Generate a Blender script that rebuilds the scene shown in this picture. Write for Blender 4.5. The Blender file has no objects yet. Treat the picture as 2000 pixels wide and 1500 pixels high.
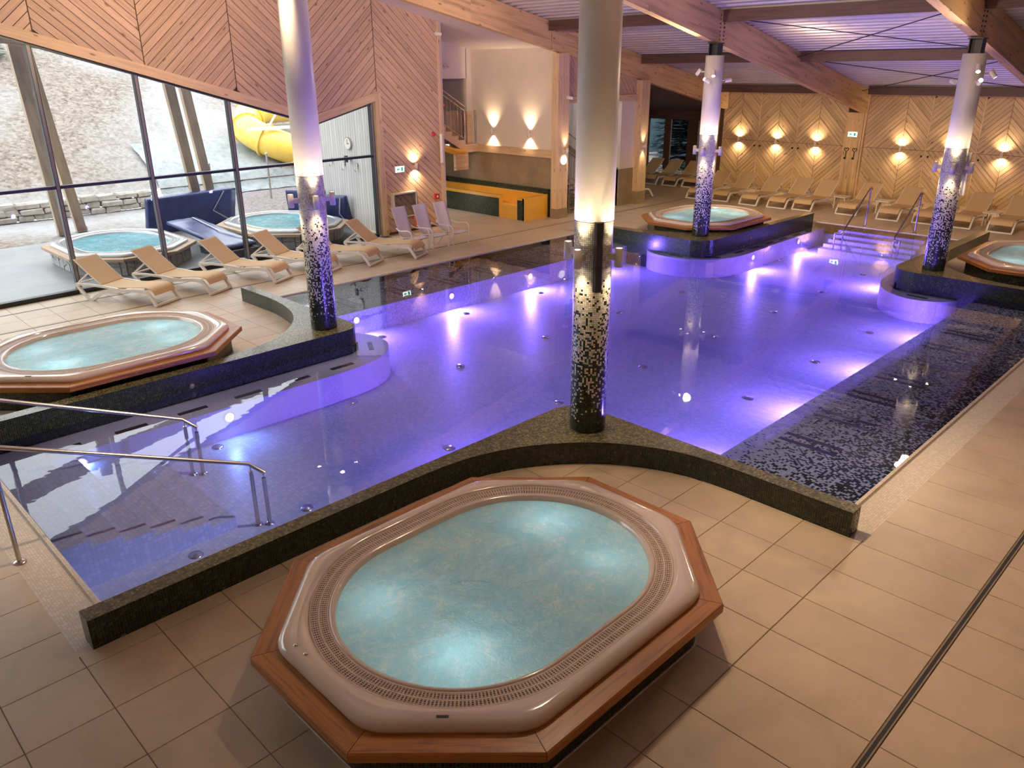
import bpy, bmesh, math, random
from mathutils import Vector, Matrix, noise as mnoise
random.seed(7)
PI = math.pi
SC = bpy.context.scene
COL = SC.collection

# ------------------------------------------------------------------ camera
CAM_H = 4.33
cd = bpy.data.cameras.new('camera'); cam = bpy.data.objects.new('camera', cd); COL.objects.link(cam)
cd.sensor_width = 36.0; cd.lens = 1536.3 / 2000 * 36.0; cd.clip_start = 0.05; cd.clip_end = 400
yaw, tilt, roll = math.radians(45.207), math.radians(21.81), math.radians(0.347)
fw = Vector((math.cos(tilt)*math.cos(yaw), math.cos(tilt)*math.sin(yaw), -math.sin(tilt)))
rt = Vector((math.sin(yaw), -math.cos(yaw), 0)); dn = fw.cross(rt)
r2 = math.cos(roll)*rt + math.sin(roll)*dn; d2 = -math.sin(roll)*rt + math.cos(roll)*dn
M = Matrix.Identity(4)
for i in range(3):
    M[i][0] = r2[i]; M[i][1] = -d2[i]; M[i][2] = -fw[i]
M[2][3] = CAM_H
cam.matrix_world = M
SC.camera = cam

# ------------------------------------------------------------------ sky, exposure
W = bpy.data.worlds.new('overcast_sky'); SC.world = W; W.use_nodes = True
bg = W.node_tree.nodes['Background']
bg.inputs[0].default_value = (0.90, 0.95, 1.0, 1); bg.inputs[1].default_value = 3.5
SC.view_settings.view_transform = 'Standard'; SC.view_settings.look = 'None'
SC.view_settings.gamma = 1.0; SC.view_settings.use_curve_mapping = False
SC.view_settings.exposure = 0.42
SC.cycles.use_denoising = True
SC.cycles.max_bounces = 5; SC.cycles.diffuse_bounces = 3; SC.cycles.glossy_bounces = 3; SC.cycles.transparent_max_bounces = 8
SC.cycles.use_adaptive_sampling = True; SC.cycles.adaptive_threshold = 0.08; SC.cycles.adaptive_min_samples = 16
SC.cycles.sample_clamp_indirect = 6.0
SC.cycles.caustics_reflective = False; SC.cycles.caustics_refractive = False

WARM = (1.0, 0.74, 0.47); WARM2 = (1.0, 0.66, 0.34)

# ------------------------------------------------------------------ helpers
def link(o, parent=None):
    COL.objects.link(o)
    if parent is not None: o.parent = parent
    return o
def obj(name, me, m=None, parent=None):
    o = bpy.data.objects.new(name, me); link(o, parent)
    if m is not None and not me.materials: me.materials.append(m)
    return o
def tag(o, label=None, cat=None, group=None, kind=None):
    if label: o['label'] = label
    if cat: o['category'] = cat
    if group: o['group'] = group
    if kind: o['kind'] = kind
    return o
def thing(name, label, cat, loc=(0, 0, 0), rz=0.0, group=None):
    o = bpy.data.objects.new(name, None); o.empty_display_size = 0.1
    link(o); o.location = loc; o.rotation_euler = (0, 0, rz)
    return tag(o, label, cat, group)
def copy_tree(o, parent=None):
    c = o.copy(); COL.objects.link(c)
    if parent is not None: c.parent = parent
    for ch in list(o.children): copy_tree(ch, c)
    return c
class G:
    """collects geometry with uv (metres) for one mesh"""
    def __init__(s): s.v = []; s.f = []; s.uv = []; s.mi = []; s.sm = []
    def add(s, vs, fs, uvs=None, mi=0, smooth=False):
        b = len(s.v); s.v += [tuple(p) for p in vs]
        for k, f in enumerate(fs):
            s.f.append([b+i for i in f]); s.mi.append(mi); s.sm.append(smooth)
            if uvs is not None: s.uv.append(uvs[k])
            else:
                P = [Vector(vs[i]) for i in f]
                n = (P[1]-P[0]).cross(P[2]-P[0])
                a = max(range(3), key=lambda q: abs(n[q]))
                i0, i1 = [(1, 2), (0, 2), (0, 1)][a]
                s.uv.append([(p[i0], p[i1]) for p in P])
    def box(s, x0, x1, y0, y1, z0, z1, mi=0):
        vs = [(x0,y0,z0),(x1,y0,z0),(x1,y1,z0),(x0,y1,z0),(x0,y0,z1),(x1,y0,z1),(x1,y1,z1),(x0,y1,z1)]
        s.add(vs, [(0,3,2,1),(4,5,6,7),(0,1,5,4),(1,2,6,5),(2,3,7,6),(3,0,4,7)], None, mi)
    def prism(s, poly, z0, z1, mi=0, cap_mi=None, bottom=False, uoff=0.0, cap=True):
        """vertical prism; side uv = (arc length, z), cap uv = (x, y)"""
        n = len(poly)
        ar = sum(poly[i][0]*poly[(i+1)%n][1]-poly[(i+1)%n][0]*poly[i][1] for i in range(n))
        if ar < 0: poly = poly[::-1]
        vs = [(p[0], p[1], z0) for p in poly] + [(p[0], p[1], z1) for p in poly]
        fs = []; uv = []; L = uoff
        for i in range(n):
            j = (i+1) % n; d = math.dist(poly[i], poly[j])
            fs.append((i, j, n+j, n+i)); uv.append([(L, z0), (L+d, z0), (L+d, z1), (L, z1)]); L += d
        s.add(vs, fs, uv, mi)
        if cap: s.add([(p[0], p[1], z1) for p in poly], [tuple(range(n))], [[(p[0], p[1]) for p in poly]], mi if cap_mi is None else cap_mi)
        if bottom: s.add([(p[0], p[1], z0) for p in poly], [tuple(range(n))[::-1]], [[(p[0], p[1]) for p in poly[::-1]]], mi)
    def tube(s, pts, r, n=10, mi=0, closed=False, caps=True, rz=None):
        """round (or elliptical) tube along a polyline"""
        P = [Vector(p) for p in pts]; m = len(P); rings = []
        up = None
        for i in range(m):
            if closed: t = (P[(i+1) % m]-P[i-1]).normalized()
            else: t = (P[min(i+1, m-1)]-P[max(i-1, 0)]).normalized()
            if up is None:
                up = Vector((0, 0, 1)) if abs(t.z) < 0.95 else Vector((1, 0, 0))
            a = t.cross(up)
            if a.length < 1e-5: a = t.orthogonal()
            a.normalize(); b = a.cross(t).normalized(); up = b
            rr = r[i] if isinstance(r, (list, tuple)) else r
            rb = rr if rz is None else rz
            rings.append([P[i]+a*math.cos(2*PI*k/n)*rr+b*math.sin(2*PI*k/n)*rb for k in range(n)])
        vs = [q for R_ in rings for q in R_]; fs = []; uv = []; L = 0
        for i in range(m if closed else m-1):
            j = (i+1) % m; d = (P[j]-P[i]).length
            for k in range(n):
                k2 = (k+1) % n
                fs.append((i*n+k, i*n+k2, j*n+k2, j*n+k))
                uv.append([(L, k/n), (L, (k+1)/n), (L+d, (k+1)/n), (L+d, k/n)])
            L += d
        s.add(vs, fs, uv, mi, True)
        if caps and not closed:
            s.add(rings[0], [tuple(range(n))], None, mi); s.add(rings[-1], [tuple(range(n))[::-1]], None, mi)
    def sweep(s, pts, lat, w, h, mi=0, smooth=False):
        """rectangular bar: pts in a plane whose normal is lat; w across, h in plane"""
        P = [Vector(p) for p in pts]; lat = Vector(lat).normalized(); m = len(P); vs = []
        for i in range(m):
            t = (P[min(i+1, m-1)]-P[max(i-1, 0)]).normalized(); nn = lat.cross(t).normalized()
            for a, b in ((-1, -1), (1, -1), (1, 1), (-1, 1)): vs.append(P[i]+lat*(a*w/2)+nn*(b*h/2))
        fs = []
        for i in range(m-1):
            for k in range(4):
                k2 = (k+1) % 4; fs.append((i*4+k, i*4+k2, i*4+4+k2, i*4+4+k))
        fs += [(3, 2, 1, 0), tuple((m-1)*4+k for k in range(4))]
        s.add(vs, fs, None, mi, smooth)
    def lathe(s, prof, n=24, mi=0, c=(0, 0, 0), smooth=True):
        """prof list of (r, z)"""
        vs = []
        for r, z in prof:
            for k in range(n): vs.append((c[0]+r*math.cos(2*PI*k/n), c[1]+r*math.sin(2*PI*k/n), c[2]+z))
        fs = []; uv = []; L = 0
        for i in range(len(prof)-1):
            R_ = max(prof[i][0], prof[i+1][0], 1e-3); d = math.dist(prof[i], prof[i+1])
            for k in range(n):
                k2 = (k+1) % n; fs.append((i*n+k, i*n+k2, i*n+n+k2, i*n+n+k))
                u0 = k/n*2*PI*R_; u1 = (k+1)/n*2*PI*R_
                z0 = c[2]+prof[i][1]; z1 = c[2]+prof[i+1][1]
                uv.append([(u0, z0), (u1, z0), (u1, z1), (u0, z1)])
        s.add(vs, fs, uv, mi, smooth)
    def mesh(s, name, mats=None):
        me = bpy.data.meshes.new(name); me.from_pydata(s.v, [], s.f)
        ul = me.uv_layers.new(name='UVMap')
        flat = [c for u in s.uv for q in u for c in q]
        ul.data.foreach_set('uv', flat)
        me.polygons.foreach_set('material_index', s.mi)
        me.polygons.foreach_set('use_smooth', s.sm)
        if mats:
            for m in (mats if isinstance(mats, (list, tuple)) else [mats]): me.materials.append(m)
        me.update(); return me
    def build(s, name, mats, parent=None):
        return obj(name, s.mesh(name, mats), None, parent)
def quick(name, m, parent, fn):
    g = G(); fn(g); return g.build(name, m, parent)
def clip_half(poly, a, b, c):
    """keep a*x+b*y <= c"""
    out = []
    for i in range(len(poly)):
        p, q = poly[i], poly[(i+1) % len(poly)]
        dp, dq = a*p[0]+b*p[1]-c, a*q[0]+b*q[1]-c
        if dp <= 0: out.append(p)
        if dp*dq < 0:
            t = dp/(dp-dq); out.append((p[0]+t*(q[0]-p[0]), p[1]+t*(q[1]-p[1])))
    return out
def board_polys(region, ang, w, gap, phase=0.0):
    """diagonal strips of a convex region: list of (polygon, uv list)"""
    ca, sa = math.cos(ang), math.sin(ang); nx, ny = -sa, ca
    ds = [nx*p[0]+ny*p[1] for p in region]; k0 = math.floor((min(ds)-phase)/w); k1 = math.ceil((max(ds)-phase)/w); res = []
    for k in range(k0, k1):
        lo, hi = phase+k*w+gap/2, phase+(k+1)*w-gap/2
        p = clip_half(region, nx, ny, hi)
        if len(p) >= 3: p = clip_half(p, -nx, -ny, -lo)
        if len(p) < 3: continue
        A = abs(sum(p[i][0]*p[(i+1) % len(p)][1]-p[(i+1) % len(p)][0]*p[i][1] for i in range(len(p))))/2
        if A < 0.004: continue
        ru = random.uniform(0, 40)
        res.append((p, [(ca*q[0]+sa*q[1]+ru, nx*q[0]+ny*q[1]-lo+k*3.1) for q in p], A))
    return res
def slab(g, poly, uv, f, d0, d1):
    """2D polygon on a wall -> thin prism; f(u, v, d) maps to world"""
    n = len(poly)
    a = sum(poly[i][0]*poly[(i+1)%n][1]-poly[(i+1)%n][0]*poly[i][1] for i in range(n))
    if a < 0: poly = poly[::-1]; uv = uv[::-1]
    F = [f(p[0], p[1], d1) for p in poly]; Bk = [f(p[0], p[1], d0) for p in poly]
    fs = [tuple(range(n))]; uvs = [list(uv)]
    for i in range(n):
        j = (i+1) % n; fs.append((i, n+i, n+j, j)); uvs.append([uv[i], uv[i], uv[j], uv[j]])
    g.add(F+Bk, fs, uvs)
def lamp(kind, name, loc, energy, color, parent=None, size=0.03, direction=None, angle=60, blend=0.5):
    ld = bpy.data.lights.new(name, kind); ld.energy = energy; ld.color = color
    if kind in ('SPOT', 'POINT'): ld.shadow_soft_size = size
    if kind == 'SPOT': ld.spot_size = math.radians(angle); ld.spot_blend = blend
    o = bpy.data.objects.new(name, ld); link(o, parent); o.location = loc
    if direction is not None: o.rotation_euler = Vector(direction).to_track_quat('-Z', 'Y').to_euler()
    return o
# ------------------------------------------------------------------ materials
def newmat(name):
    m = bpy.data.materials.new(name); m.use_nodes = True
    nt = m.node_tree; nt.nodes.clear()
    out = nt.nodes.new('ShaderNodeOutputMaterial')
    return m, nt, out
class N:
    def __init__(s, nt): s.nt = nt
    def __call__(s, t, **kw):
        n = s.nt.nodes.new('ShaderNode'+t)
        for k, v in kw.items(): setattr(n, k, v)
        return n
    def l(s, a, b): s.nt.links.new(a, b)
    def math(s, op, a, b=None, clamp=False):
        n = s('Math', operation=op); n.use_clamp = clamp
        for i, q in enumerate((a, b)):
            if q is None: continue
            if isinstance(q, (int, float)): n.inputs[i].default_value = q
            else: s.l(q, n.inputs[i])
        return n.outputs[0]
    def ramp(s, fac, stops, interp='LINEAR'):
        n = s('ValToRGB'); e = n.color_ramp.elements; n.color_ramp.interpolation = interp
        while len(e) < len(stops): e.new(0.5)
        for q, (p, c) in zip(e, stops): q.position = p; q.color = (*c, 1)
        s.l(fac, n.inputs[0]); return n.outputs[0]
    def mix(s, fac, a, b, mode='MIX'):
        n = s('Mix', data_type='RGBA', blend_type=mode)
        for i, q in ((0, fac), (6, a), (7, b)):
            if isinstance(q, (int, float)): n.inputs[i].default_value = q
            elif isinstance(q, tuple): n.inputs[i].default_value = (*q, 1)
            else: s.l(q, n.inputs[i])
        return n.outputs[2]
def principled(nt, out, rough=0.5, metal=0.0, coat=0.0, spec=0.5):
    p = nt.nodes.new('ShaderNodeBsdfPrincipled'); p.inputs['Roughness'].default_value = rough
    p.inputs['Metallic'].default_value = metal; p.inputs['Coat Weight'].default_value = coat
    p.inputs['Coat Roughness'].default_value = 0.1; p.inputs['Specular IOR Level'].default_value = spec
    nt.links.new(p.outputs[0], out.inputs[0]); return p
def flat(name, c, rough=0.5, metal=0.0, coat=0.0, var=0.06, scale=6.0, spec=0.5):
    m, nt, out = newmat(name); n = N(nt); p = principled(nt, out, rough, metal, coat, spec)
    tc = n('TexCoord'); nz = n('TexNoise'); nz.inputs['Scale'].default_value = scale; nz.inputs['Detail'].default_value = 4
    n.l(tc.outputs['Object'], nz.inputs['Vector'])
    lo = tuple(max(0, q*(1-var)) for q in c); hi = tuple(min(1, q*(1+var)) for q in c)
    n.l(n.ramp(nz.outputs[0], [(0.3, lo), (0.7, hi)]), p.inputs['Base Color'])
    return m
def emit(name, c, s):
    m, nt, out = newmat(name); e = nt.nodes.new('ShaderNodeEmission')
    e.inputs[0].default_value = (*c, 1); e.inputs[1].default_value = s; nt.links.new(e.outputs[0], out.inputs[0]); m.cycles.emission_sampling = 'NONE'; return m
def wood(name, c, dark=0.62, rough=0.55, su=1.3, sv=26.0, knots=True, coat=0.0, objvar=0.22, sat=1.0):
    m, nt, out = newmat(name); n = N(nt); p = principled(nt, out, rough, 0, coat)
    uv = n('UVMap'); oi = n('ObjectInfo')
    mp = n('Mapping'); mp.inputs['Scale'].default_value = (su, sv, 1)
    n.l(uv.outputs[0], mp.inputs['Vector'])
    cb = n('CombineXYZ'); n.l(n.math('MULTIPLY', oi.outputs['Random'], 37.0), cb.inputs[2])
    ad = n('VectorMath', operation='ADD'); n.l(mp.outputs[0], ad.inputs[0]); n.l(cb.outputs[0], ad.inputs[1])
    nz = n('TexNoise'); nz.inputs['Scale'].default_value = 1.0; nz.inputs['Detail'].default_value = 3; nz.inputs['Distortion'].default_value = 0.35
    n.l(ad.outputs[0], nz.inputs['Vector'])
    d = tuple(q*dark for q in c); hi = tuple(min(1, q*1.12) for q in c)
    col = n.ramp(nz.outputs[0], [(0.3, d), (0.5, c), (0.72, hi)])
    # board to board change: low frequency in uv across the joined strips plus the object's own number
    v = n.math('ADD', n.math('MULTIPLY', oi.outputs['Random'], objvar), 1.0-objvar*0.6)
    vm = n('VectorMath', operation='SCALE'); n.l(col, vm.inputs[0]); n.l(v, vm.inputs['Scale'])
    col = vm.outputs[0]
    if knots:
        mk = n('Mapping'); mk.inputs['Scale'].default_value = (2.6, 7.5, 1); n.l(uv.outputs[0], mk.inputs['Vector'])
        ak = n('VectorMath', operation='ADD'); n.l(mk.outputs[0], ak.inputs[0]); n.l(cb.outputs[0], ak.inputs[1])
        vo = n('TexVoronoi'); vo.inputs['Scale'].default_value = 1.0; vo.inputs['Randomness'].default_value = 1.0
        n.l(ak.outputs[0], vo.inputs['Vector'])
        kf = n.ramp(vo.outputs['Distance'], [(0.0, (1, 1, 1)), (0.10, (0.8, 0.8, 0.8)), (0.19, (0, 0, 0))])
        wn = n('TexWhiteNoise'); n.l(vo.outputs['Position'], wn.inputs['Vector'])
        kf = n.math('MULTIPLY', kf, n.math('GREATER_THAN', wn.outputs[0], 0.45))
        col = n.mix(kf, col, (c[0]*0.38, c[1]*0.27, c[2]*0.2))
    n.l(col, p.inputs['Base Color'])
    bp = n('Bump'); bp.inputs['Strength'].default_value = 0.12; bp.inputs['Distance'].default_value = 0.01
    n.l(nz.outputs[0], bp.inputs['Height']); n.l(bp.outputs[0], p.inputs['Normal'])
    return m
def mosaic(name, stops, cell=0.025, grout=(0.1, 0.1, 0.08), gw=0.10, rough=0.22, grad=None, stops2=None, bump=True):
    """small glass tiles on uv in metres; grad=(axis, v0, v1): share of stops2 tiles rises with uv"""
    m, nt, out = newmat(name); n = N(nt); p = principled(nt, out, rough)
    uv = n('UVMap'); sc = n('VectorMath', operation='SCALE'); sc.inputs['Scale'].default_value = 1/cell
    n.l(uv.outputs[0], sc.inputs[0])
    fl = n('VectorMath', operation='FLOOR'); n.l(sc.outputs[0], fl.inputs[0])
    fr = n('VectorMath', operation='FRACTION'); n.l(sc.outputs[0], fr.inputs[0])
    sp = n('SeparateXYZ'); n.l(fr.outputs[0], sp.inputs[0])
    wn = n('TexWhiteNoise'); n.l(fl.outputs[0], wn.inputs['Vector'])
    col = n.ramp(wn.outputs[0], stops, 'CONSTANT')
    if grad:
        ax, v0, v1 = grad
        s2 = n('SeparateXYZ'); n.l(uv.outputs[0], s2.inputs[0])
        mr = n('MapRange'); mr.interpolation_type = 'LINEAR'
        n.l(s2.outputs[ax], mr.inputs[0]); mr.inputs[1].default_value = v0; mr.inputs[2].default_value = v1
        a2 = n('VectorMath', operation='ADD'); n.l(fl.outputs[0], a2.inputs[0]); a2.inputs[1].default_value = (17.3, 5.1, 2.2)
        w2 = n('TexWhiteNoise'); n.l(a2.outputs[0], w2.inputs['Vector'])
        gt = n.math('LESS_THAN', w2.outputs[0], mr.outputs[0])
        col = n.mix(gt, col, n.ramp(wn.outputs[0], stops2, 'CONSTANT'))
    e = n.math('MAXIMUM', n.math('LESS_THAN', sp.outputs[0], gw), n.math('LESS_THAN', sp.outputs[1], gw))
    col = n.mix(e, col, grout)
    n.l(col, p.inputs['Base Color'])
    n.l(n.math('ADD', n.math('MULTIPLY', e, 0.5), rough), p.inputs['Roughness'])
    return m
def stone(name, cols, scale=3.0, rough=0.8, bump=0.4, detail=8):
    m, nt, out = newmat(name); n = N(nt); p = principled(nt, out, rough)
    tc = n('TexCoord'); nz = n('TexNoise'); nz.inputs['Scale'].default_value = scale; nz.inputs['Detail'].default_value = detail
    nz.inputs['Roughness'].default_value = 0.65
    n.l(tc.outputs['Object'], nz.inputs['Vector'])
    k = len(cols); n.l(n.ramp(nz.outputs[0], [(0.25+0.5*i/(k-1), c) for i, c in enumerate(cols)]), p.inputs['Base Color'])
    bp = n('Bump'); bp.inputs['Strength'].default_value = bump; bp.inputs['Distance'].default_value = 0.03
    n.l(nz.outputs[0], bp.inputs['Height']); n.l(bp.outputs[0], p.inputs['Normal'])
    return m
def deck_tile_mat(name, c, rough=0.42):
    m, nt, out = newmat(name); n = N(nt); p = principled(nt, out, rough)
    g = n('NewGeometry'); oi = n('ObjectInfo')
    nz = n('TexNoise'); nz.inputs['Scale'].default_value = 1.7; nz.inputs['Detail'].default_value = 5; nz.inputs['Roughness'].default_value = 0.62; nz.inputs['Distortion'].default_value = 0.6
    n.l(g.outputs['Position'], nz.inputs['Vector'])
    col = n.ramp(nz.outputs[0], [(0.28, tuple(q*0.84 for q in c)), (0.55, c), (0.75, tuple(min(1, q*1.1) for q in c))])
    vm = n('VectorMath', operation='SCALE'); n.l(col, vm.inputs[0])
    n.l(n.math('ADD', n.math('MULTIPLY', oi.outputs['Random'], 0.07), 0.965), vm.inputs['Scale'])
    n.l(vm.outputs[0], p.inputs['Base Color'])
    n.l(n.math('ADD', n.math('MULTIPLY', nz.outputs[0], 0.2), rough-0.1), p.inputs['Roughness'])
    return m
def water_mat(name, tint, bump=0.02, scale=2.0, minrefl=0.0):
    m, nt, out = newmat(name); n = N(nt)
    tr = n('BsdfTransparent'); tr.inputs[0].default_value = (*tint, 1)
    gl = n('BsdfGlossy'); gl.inputs['Roughness'].default_value = 0.012; gl.inputs[0].default_value = (1, 1, 1, 1)
    g = n('NewGeometry'); nz = n('TexNoise'); nz.inputs['Scale'].default_value = scale; nz.inputs['Detail'].default_value = 3
    n.l(g.outputs['Position'], nz.inputs['Vector'])
    bp = n('Bump'); bp.inputs['Strength'].default_value = bump; bp.inputs['Distance'].default_value = 0.05
    n.l(nz.outputs[0], bp.inputs['Height']); n.l(bp.outputs[0], gl.inputs['Normal'])
    fr = n('Fresnel'); fr.inputs[0].default_value = 1.333
    mx = n('MixShader'); n.l(n.math('ADD', fr.outputs[0], minrefl), mx.inputs[0]); n.l(tr.outputs[0], mx.inputs[1]); n.l(gl.outputs[0], mx.inputs[2])
    n.l(mx.outputs[0], out.inputs[0]); return m
def glass_mat(name, tint=(0.96, 0.98, 0.98), refl=1.0):
    m, nt, out = newmat(name); n = N(nt)
    tr = n('BsdfTransparent'); tr.inputs[0].default_value = (*tint, 1)
    gl = n('BsdfGlossy'); gl.inputs['Roughness'].default_value = 0.01
    fr = n('Fresnel'); fr.inputs[0].default_value = 1.45
    mx = n('MixShader'); n.l(n.math('MULTIPLY', fr.outputs[0], refl), mx.inputs[0]); n.l(tr.outputs[0], mx.inputs[1]); n.l(gl.outputs[0], mx.inputs[2])
    n.l(mx.outputs[0], out.inputs[0]); return m
def foam_mat(name, deep, light, foam):
    m, nt, out = newmat(name); n = N(nt); p = principled(nt, out, 0.09, 0, 0.0)
    tc = n('TexCoord')
    a = n('TexNoise'); a.inputs['Scale'].default_value = 2.2; a.inputs['Detail'].default_value = 6; a.inputs['Distortion'].default_value = 1.2
    b = n('TexNoise'); b.inputs['Scale'].default_value = 7.0; b.inputs['Detail'].default_value = 9; b.inputs['Roughness'].default_value = 0.68; b.inputs['Distortion'].default_value = 1.6
    for q in (a, b): n.l(tc.outputs['Object'], q.inputs['Vector'])
    col = n.ramp(a.outputs[0], [(0.32, deep), (0.66, light)])
    c2 = n('TexNoise'); c2.inputs['Scale'].default_value = 17.0; c2.inputs['Detail'].default_value = 8; c2.inputs['Roughness'].default_value = 0.7; c2.inputs['Distortion'].default_value = 2.2
    n.l(tc.outputs['Object'], c2.inputs['Vector'])
    fo = n.ramp(n.math('ADD', n.math('MULTIPLY', b.outputs[0], 0.55), n.math('MULTIPLY', c2.outputs[0], 0.45)), [(0.49, (0, 0, 0)), (0.56, (0.55, 0.55, 0.55)), (0.63, (1, 1, 1))])
    fo = n.math('MULTIPLY', fo, n.ramp(a.outputs[0], [(0.35, (0.35, 0.35, 0.35)), (0.6, (1, 1, 1))]))
    col = n.mix(fo, col, foam); n.l(col, p.inputs['Base Color'])
    bp = n('Bump'); bp.inputs['Strength'].default_value = 0.8; bp.inputs['Distance'].default_value = 0.035
    n.l(n.math('ADD', b.outputs[0], n.math('MULTIPLY', c2.outputs[0], 0.5)), bp.inputs['Height']); n.l(bp.outputs[0], p.inputs['Normal'])
    tl = n('BsdfTranslucent'); n.l(n.mix(fo, light, foam), tl.inputs[0]); n.l(bp.outputs[0], tl.inputs['Normal'])
    mx = n('MixShader'); mx.inputs[0].default_value = 0.22; n.l(p.outputs[0], mx.inputs[1]); n.l(tl.outputs[0], mx.inputs[2]); n.l(mx.outputs[0], out.inputs[0])
    return m

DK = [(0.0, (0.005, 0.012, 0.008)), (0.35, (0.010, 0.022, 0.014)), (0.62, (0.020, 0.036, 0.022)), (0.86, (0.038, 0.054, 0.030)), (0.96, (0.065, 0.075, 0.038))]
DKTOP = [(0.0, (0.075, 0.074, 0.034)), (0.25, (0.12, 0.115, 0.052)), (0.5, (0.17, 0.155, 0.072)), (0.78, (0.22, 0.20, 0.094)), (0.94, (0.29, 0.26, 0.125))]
LT = [(0.0, (0.60, 0.57, 0.46)), (0.35, (0.76, 0.73, 0.64)), (0.72, (0.46, 0.46, 0.30)), (0.82, (0.83, 0.81, 0.74))]
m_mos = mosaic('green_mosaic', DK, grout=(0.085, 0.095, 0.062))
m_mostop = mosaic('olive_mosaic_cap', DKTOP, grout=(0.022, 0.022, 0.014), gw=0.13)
m_moscol = mosaic('column_mosaic', DK, cell=0.0232, grout=(0.05, 0.05, 0.04), grad=(1, 0.35, 2.15), stops2=LT)
m_mosb_r = mosaic('bench_mosaic_right', DK, cell=0.03, grout=(0.2, 0.2, 0.2), gw=0.06, grad=(1, 2.0, 4.5), stops2=[(0, (0.66, 0.66, 0.62)), (0.5, (0.82, 0.82, 0.79)), (0.85, (0.6, 0.6, 0.52))])
m_mosb_l = mosaic('bench_mosaic_left', DK, cell=0.03, grout=(0.2, 0.2, 0.2), gw=0.06, grad=(1, 15.3, 12.9), stops2=[(0, (0.66, 0.66, 0.62)), (0.5, (0.82, 0.82, 0.79)), (0.85, (0.6, 0.6, 0.52))])
m_poolmos = mosaic('pool_floor_mosaic', [(0, (0.60, 0.64, 0.72)), (0.5, (0.66, 0.69, 0.76)), (0.8, (0.72, 0.74, 0.80))], cell=0.05, grout=(0.5, 0.53, 0.6), gw=0.08, rough=0.4)
m_coping = mosaic('beige_coping_mosaic', [(0, (0.60, 0.52, 0.42)), (0.5, (0.66, 0.58, 0.47)), (0.8, (0.71, 0.63, 0.52))], cell=0.025, grout=(0.48, 0.41, 0.33), gw=0.12, rough=0.45)
m_tile = deck_tile_mat('deck_stoneware', (0.545, 0.425, 0.295))
m_grout = flat('tile_grout', (0.22, 0.16, 0.10), 0.9)
m_pine = wood('pine_boards', (0.60, 0.405, 0.265), dark=0.8)
m_pine_far = wood('pine_boards_warm', (0.62, 0.42, 0.22), dark=0.78)
m_glulam = wood('glulam_spruce', (0.72, 0.47, 0.22), sv=9.0, su=0.7, objvar=0.1)
m_trim = wood('spruce_trim', (0.70, 0.50, 0.29), dark=0.8, sv=14, objvar=0.1)
m_darkwood = wood('brown_stained_timber', (0.12, 0.060, 0.042), knots=False)
m_iroko = wood('oiled_iroko', (0.43, 0.165, 0.030), dark=0.5, su=2.2, sv=34, knots=False, rough=0.36, coat=0.12, objvar=0.3)
m_iroko_out = wood('weathered_iroko', (0.36, 0.245, 0.16), dark=0.75, su=2.2, sv=34, knots=False, objvar=0.15)
m_gap = flat('board_gap_shadow', (0.09, 0.05, 0.03), 0.9)
m_acryl = flat('ivory_acrylic', (0.66, 0.55, 0.46), 0.12, 0, 0.6, 0.02)
m_acryl_out = flat('white_acrylic', (0.46, 0.46, 0.46), 0.15, 0, 0.5, 0.02)
m_grate = flat('ivory_grate_plastic', (0.60, 0.47, 0.385), 0.45, var=0.03)
m_dark = flat('dark_void', (0.03, 0.022, 0.017), 0.8)
m_colwhite = flat('column_paint', (0.72, 0.69, 0.64), 0.38, var=0.02)
m_steel = flat('brushed_steel', (0.55, 0.53, 0.50), 0.22, 1.0, var=0.05)
m_blacksteel = flat('black_painted_steel', (0.018, 0.022, 0.026), 0.4)
m_alu = flat('dark_window_profile', (0.03, 0.035, 0.036), 0.38, 0.3)
m_alu_in = flat('grey_window_profile', (0.26, 0.25, 0.24), 0.45, 0.2)
m_white = flat('white_plaster', (0.74, 0.66, 0.56), 0.85, var=0.03, scale=2)
m_whitep = flat('white_plastic', (0.76, 0.70, 0.63), 0.38, var=0.02)
m_sling = flat('beige_sling', (0.62, 0.42, 0.215), 0.72, var=0.05, scale=60)
m_black = flat('black_plastic', (0.02, 0.02, 0.02), 0.5)
m_slot = flat('dark_slot', (0.012, 0.012, 0.014), 0.6)
m_roofmetal = flat('corrugated_sheet', (0.66, 0.61, 0.63), 0.38, 0.35, var=0.05, scale=1.2)
m_whitering = flat('white_pool_lining', (0.72, 0.68, 0.70), 0.45, var=0.03)
m_yellow = flat('yellow_grp', (0.80, 0.42, 0.055), 0.28, 0, 0.4, 0.04)
m_yellowout = flat('yellow_slide_grp', (0.86, 0.58, 0.10), 0.3, 0, 0.3, 0.05)
m_red = flat('red_plastic', (0.55, 0.03, 0.02), 0.4)
m_orange = flat('orange_ring', (0.75, 0.16, 0.03), 0.5)
m_greywall = stone('grey_stoneware_wall', [(0.24, 0.18, 0.11), (0.32, 0.245, 0.15), (0.40, 0.31, 0.20)], 1.6, 0.5, 0.05)
m_water = water_mat('pool_water', (0.61, 0.68, 0.97), 0.035, 1.6)  # natural blue tint, deepened to stand in for lamp light spread through the water
m_glass = glass_mat('window_glass', (0.95, 0.97, 0.97), 0.75)
m_foam = foam_mat('whirlpool_foam', (0.36, 0.76, 0.95), (0.60, 0.92, 1.0), (0.93, 0.99, 1.0))
m_foam_out = foam_mat('outdoor_whirlpool_foam', (0.03, 0.27, 0.33), (0.10, 0.43, 0.50), (0.48, 0.62, 0.64))
m_bulb = emit('lamp_glow', (1.0, 0.80, 0.52), 22.0)
m_bulbsoft = emit('lamp_glow_soft', (1.0, 0.78, 0.48), 5.0)
m_led = emit('pool_led', (0.80, 0.35, 1.0), 3.5)
m_exit = emit('lit_sign_face', (0.80, 1.0, 0.90), 3.0)
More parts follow.
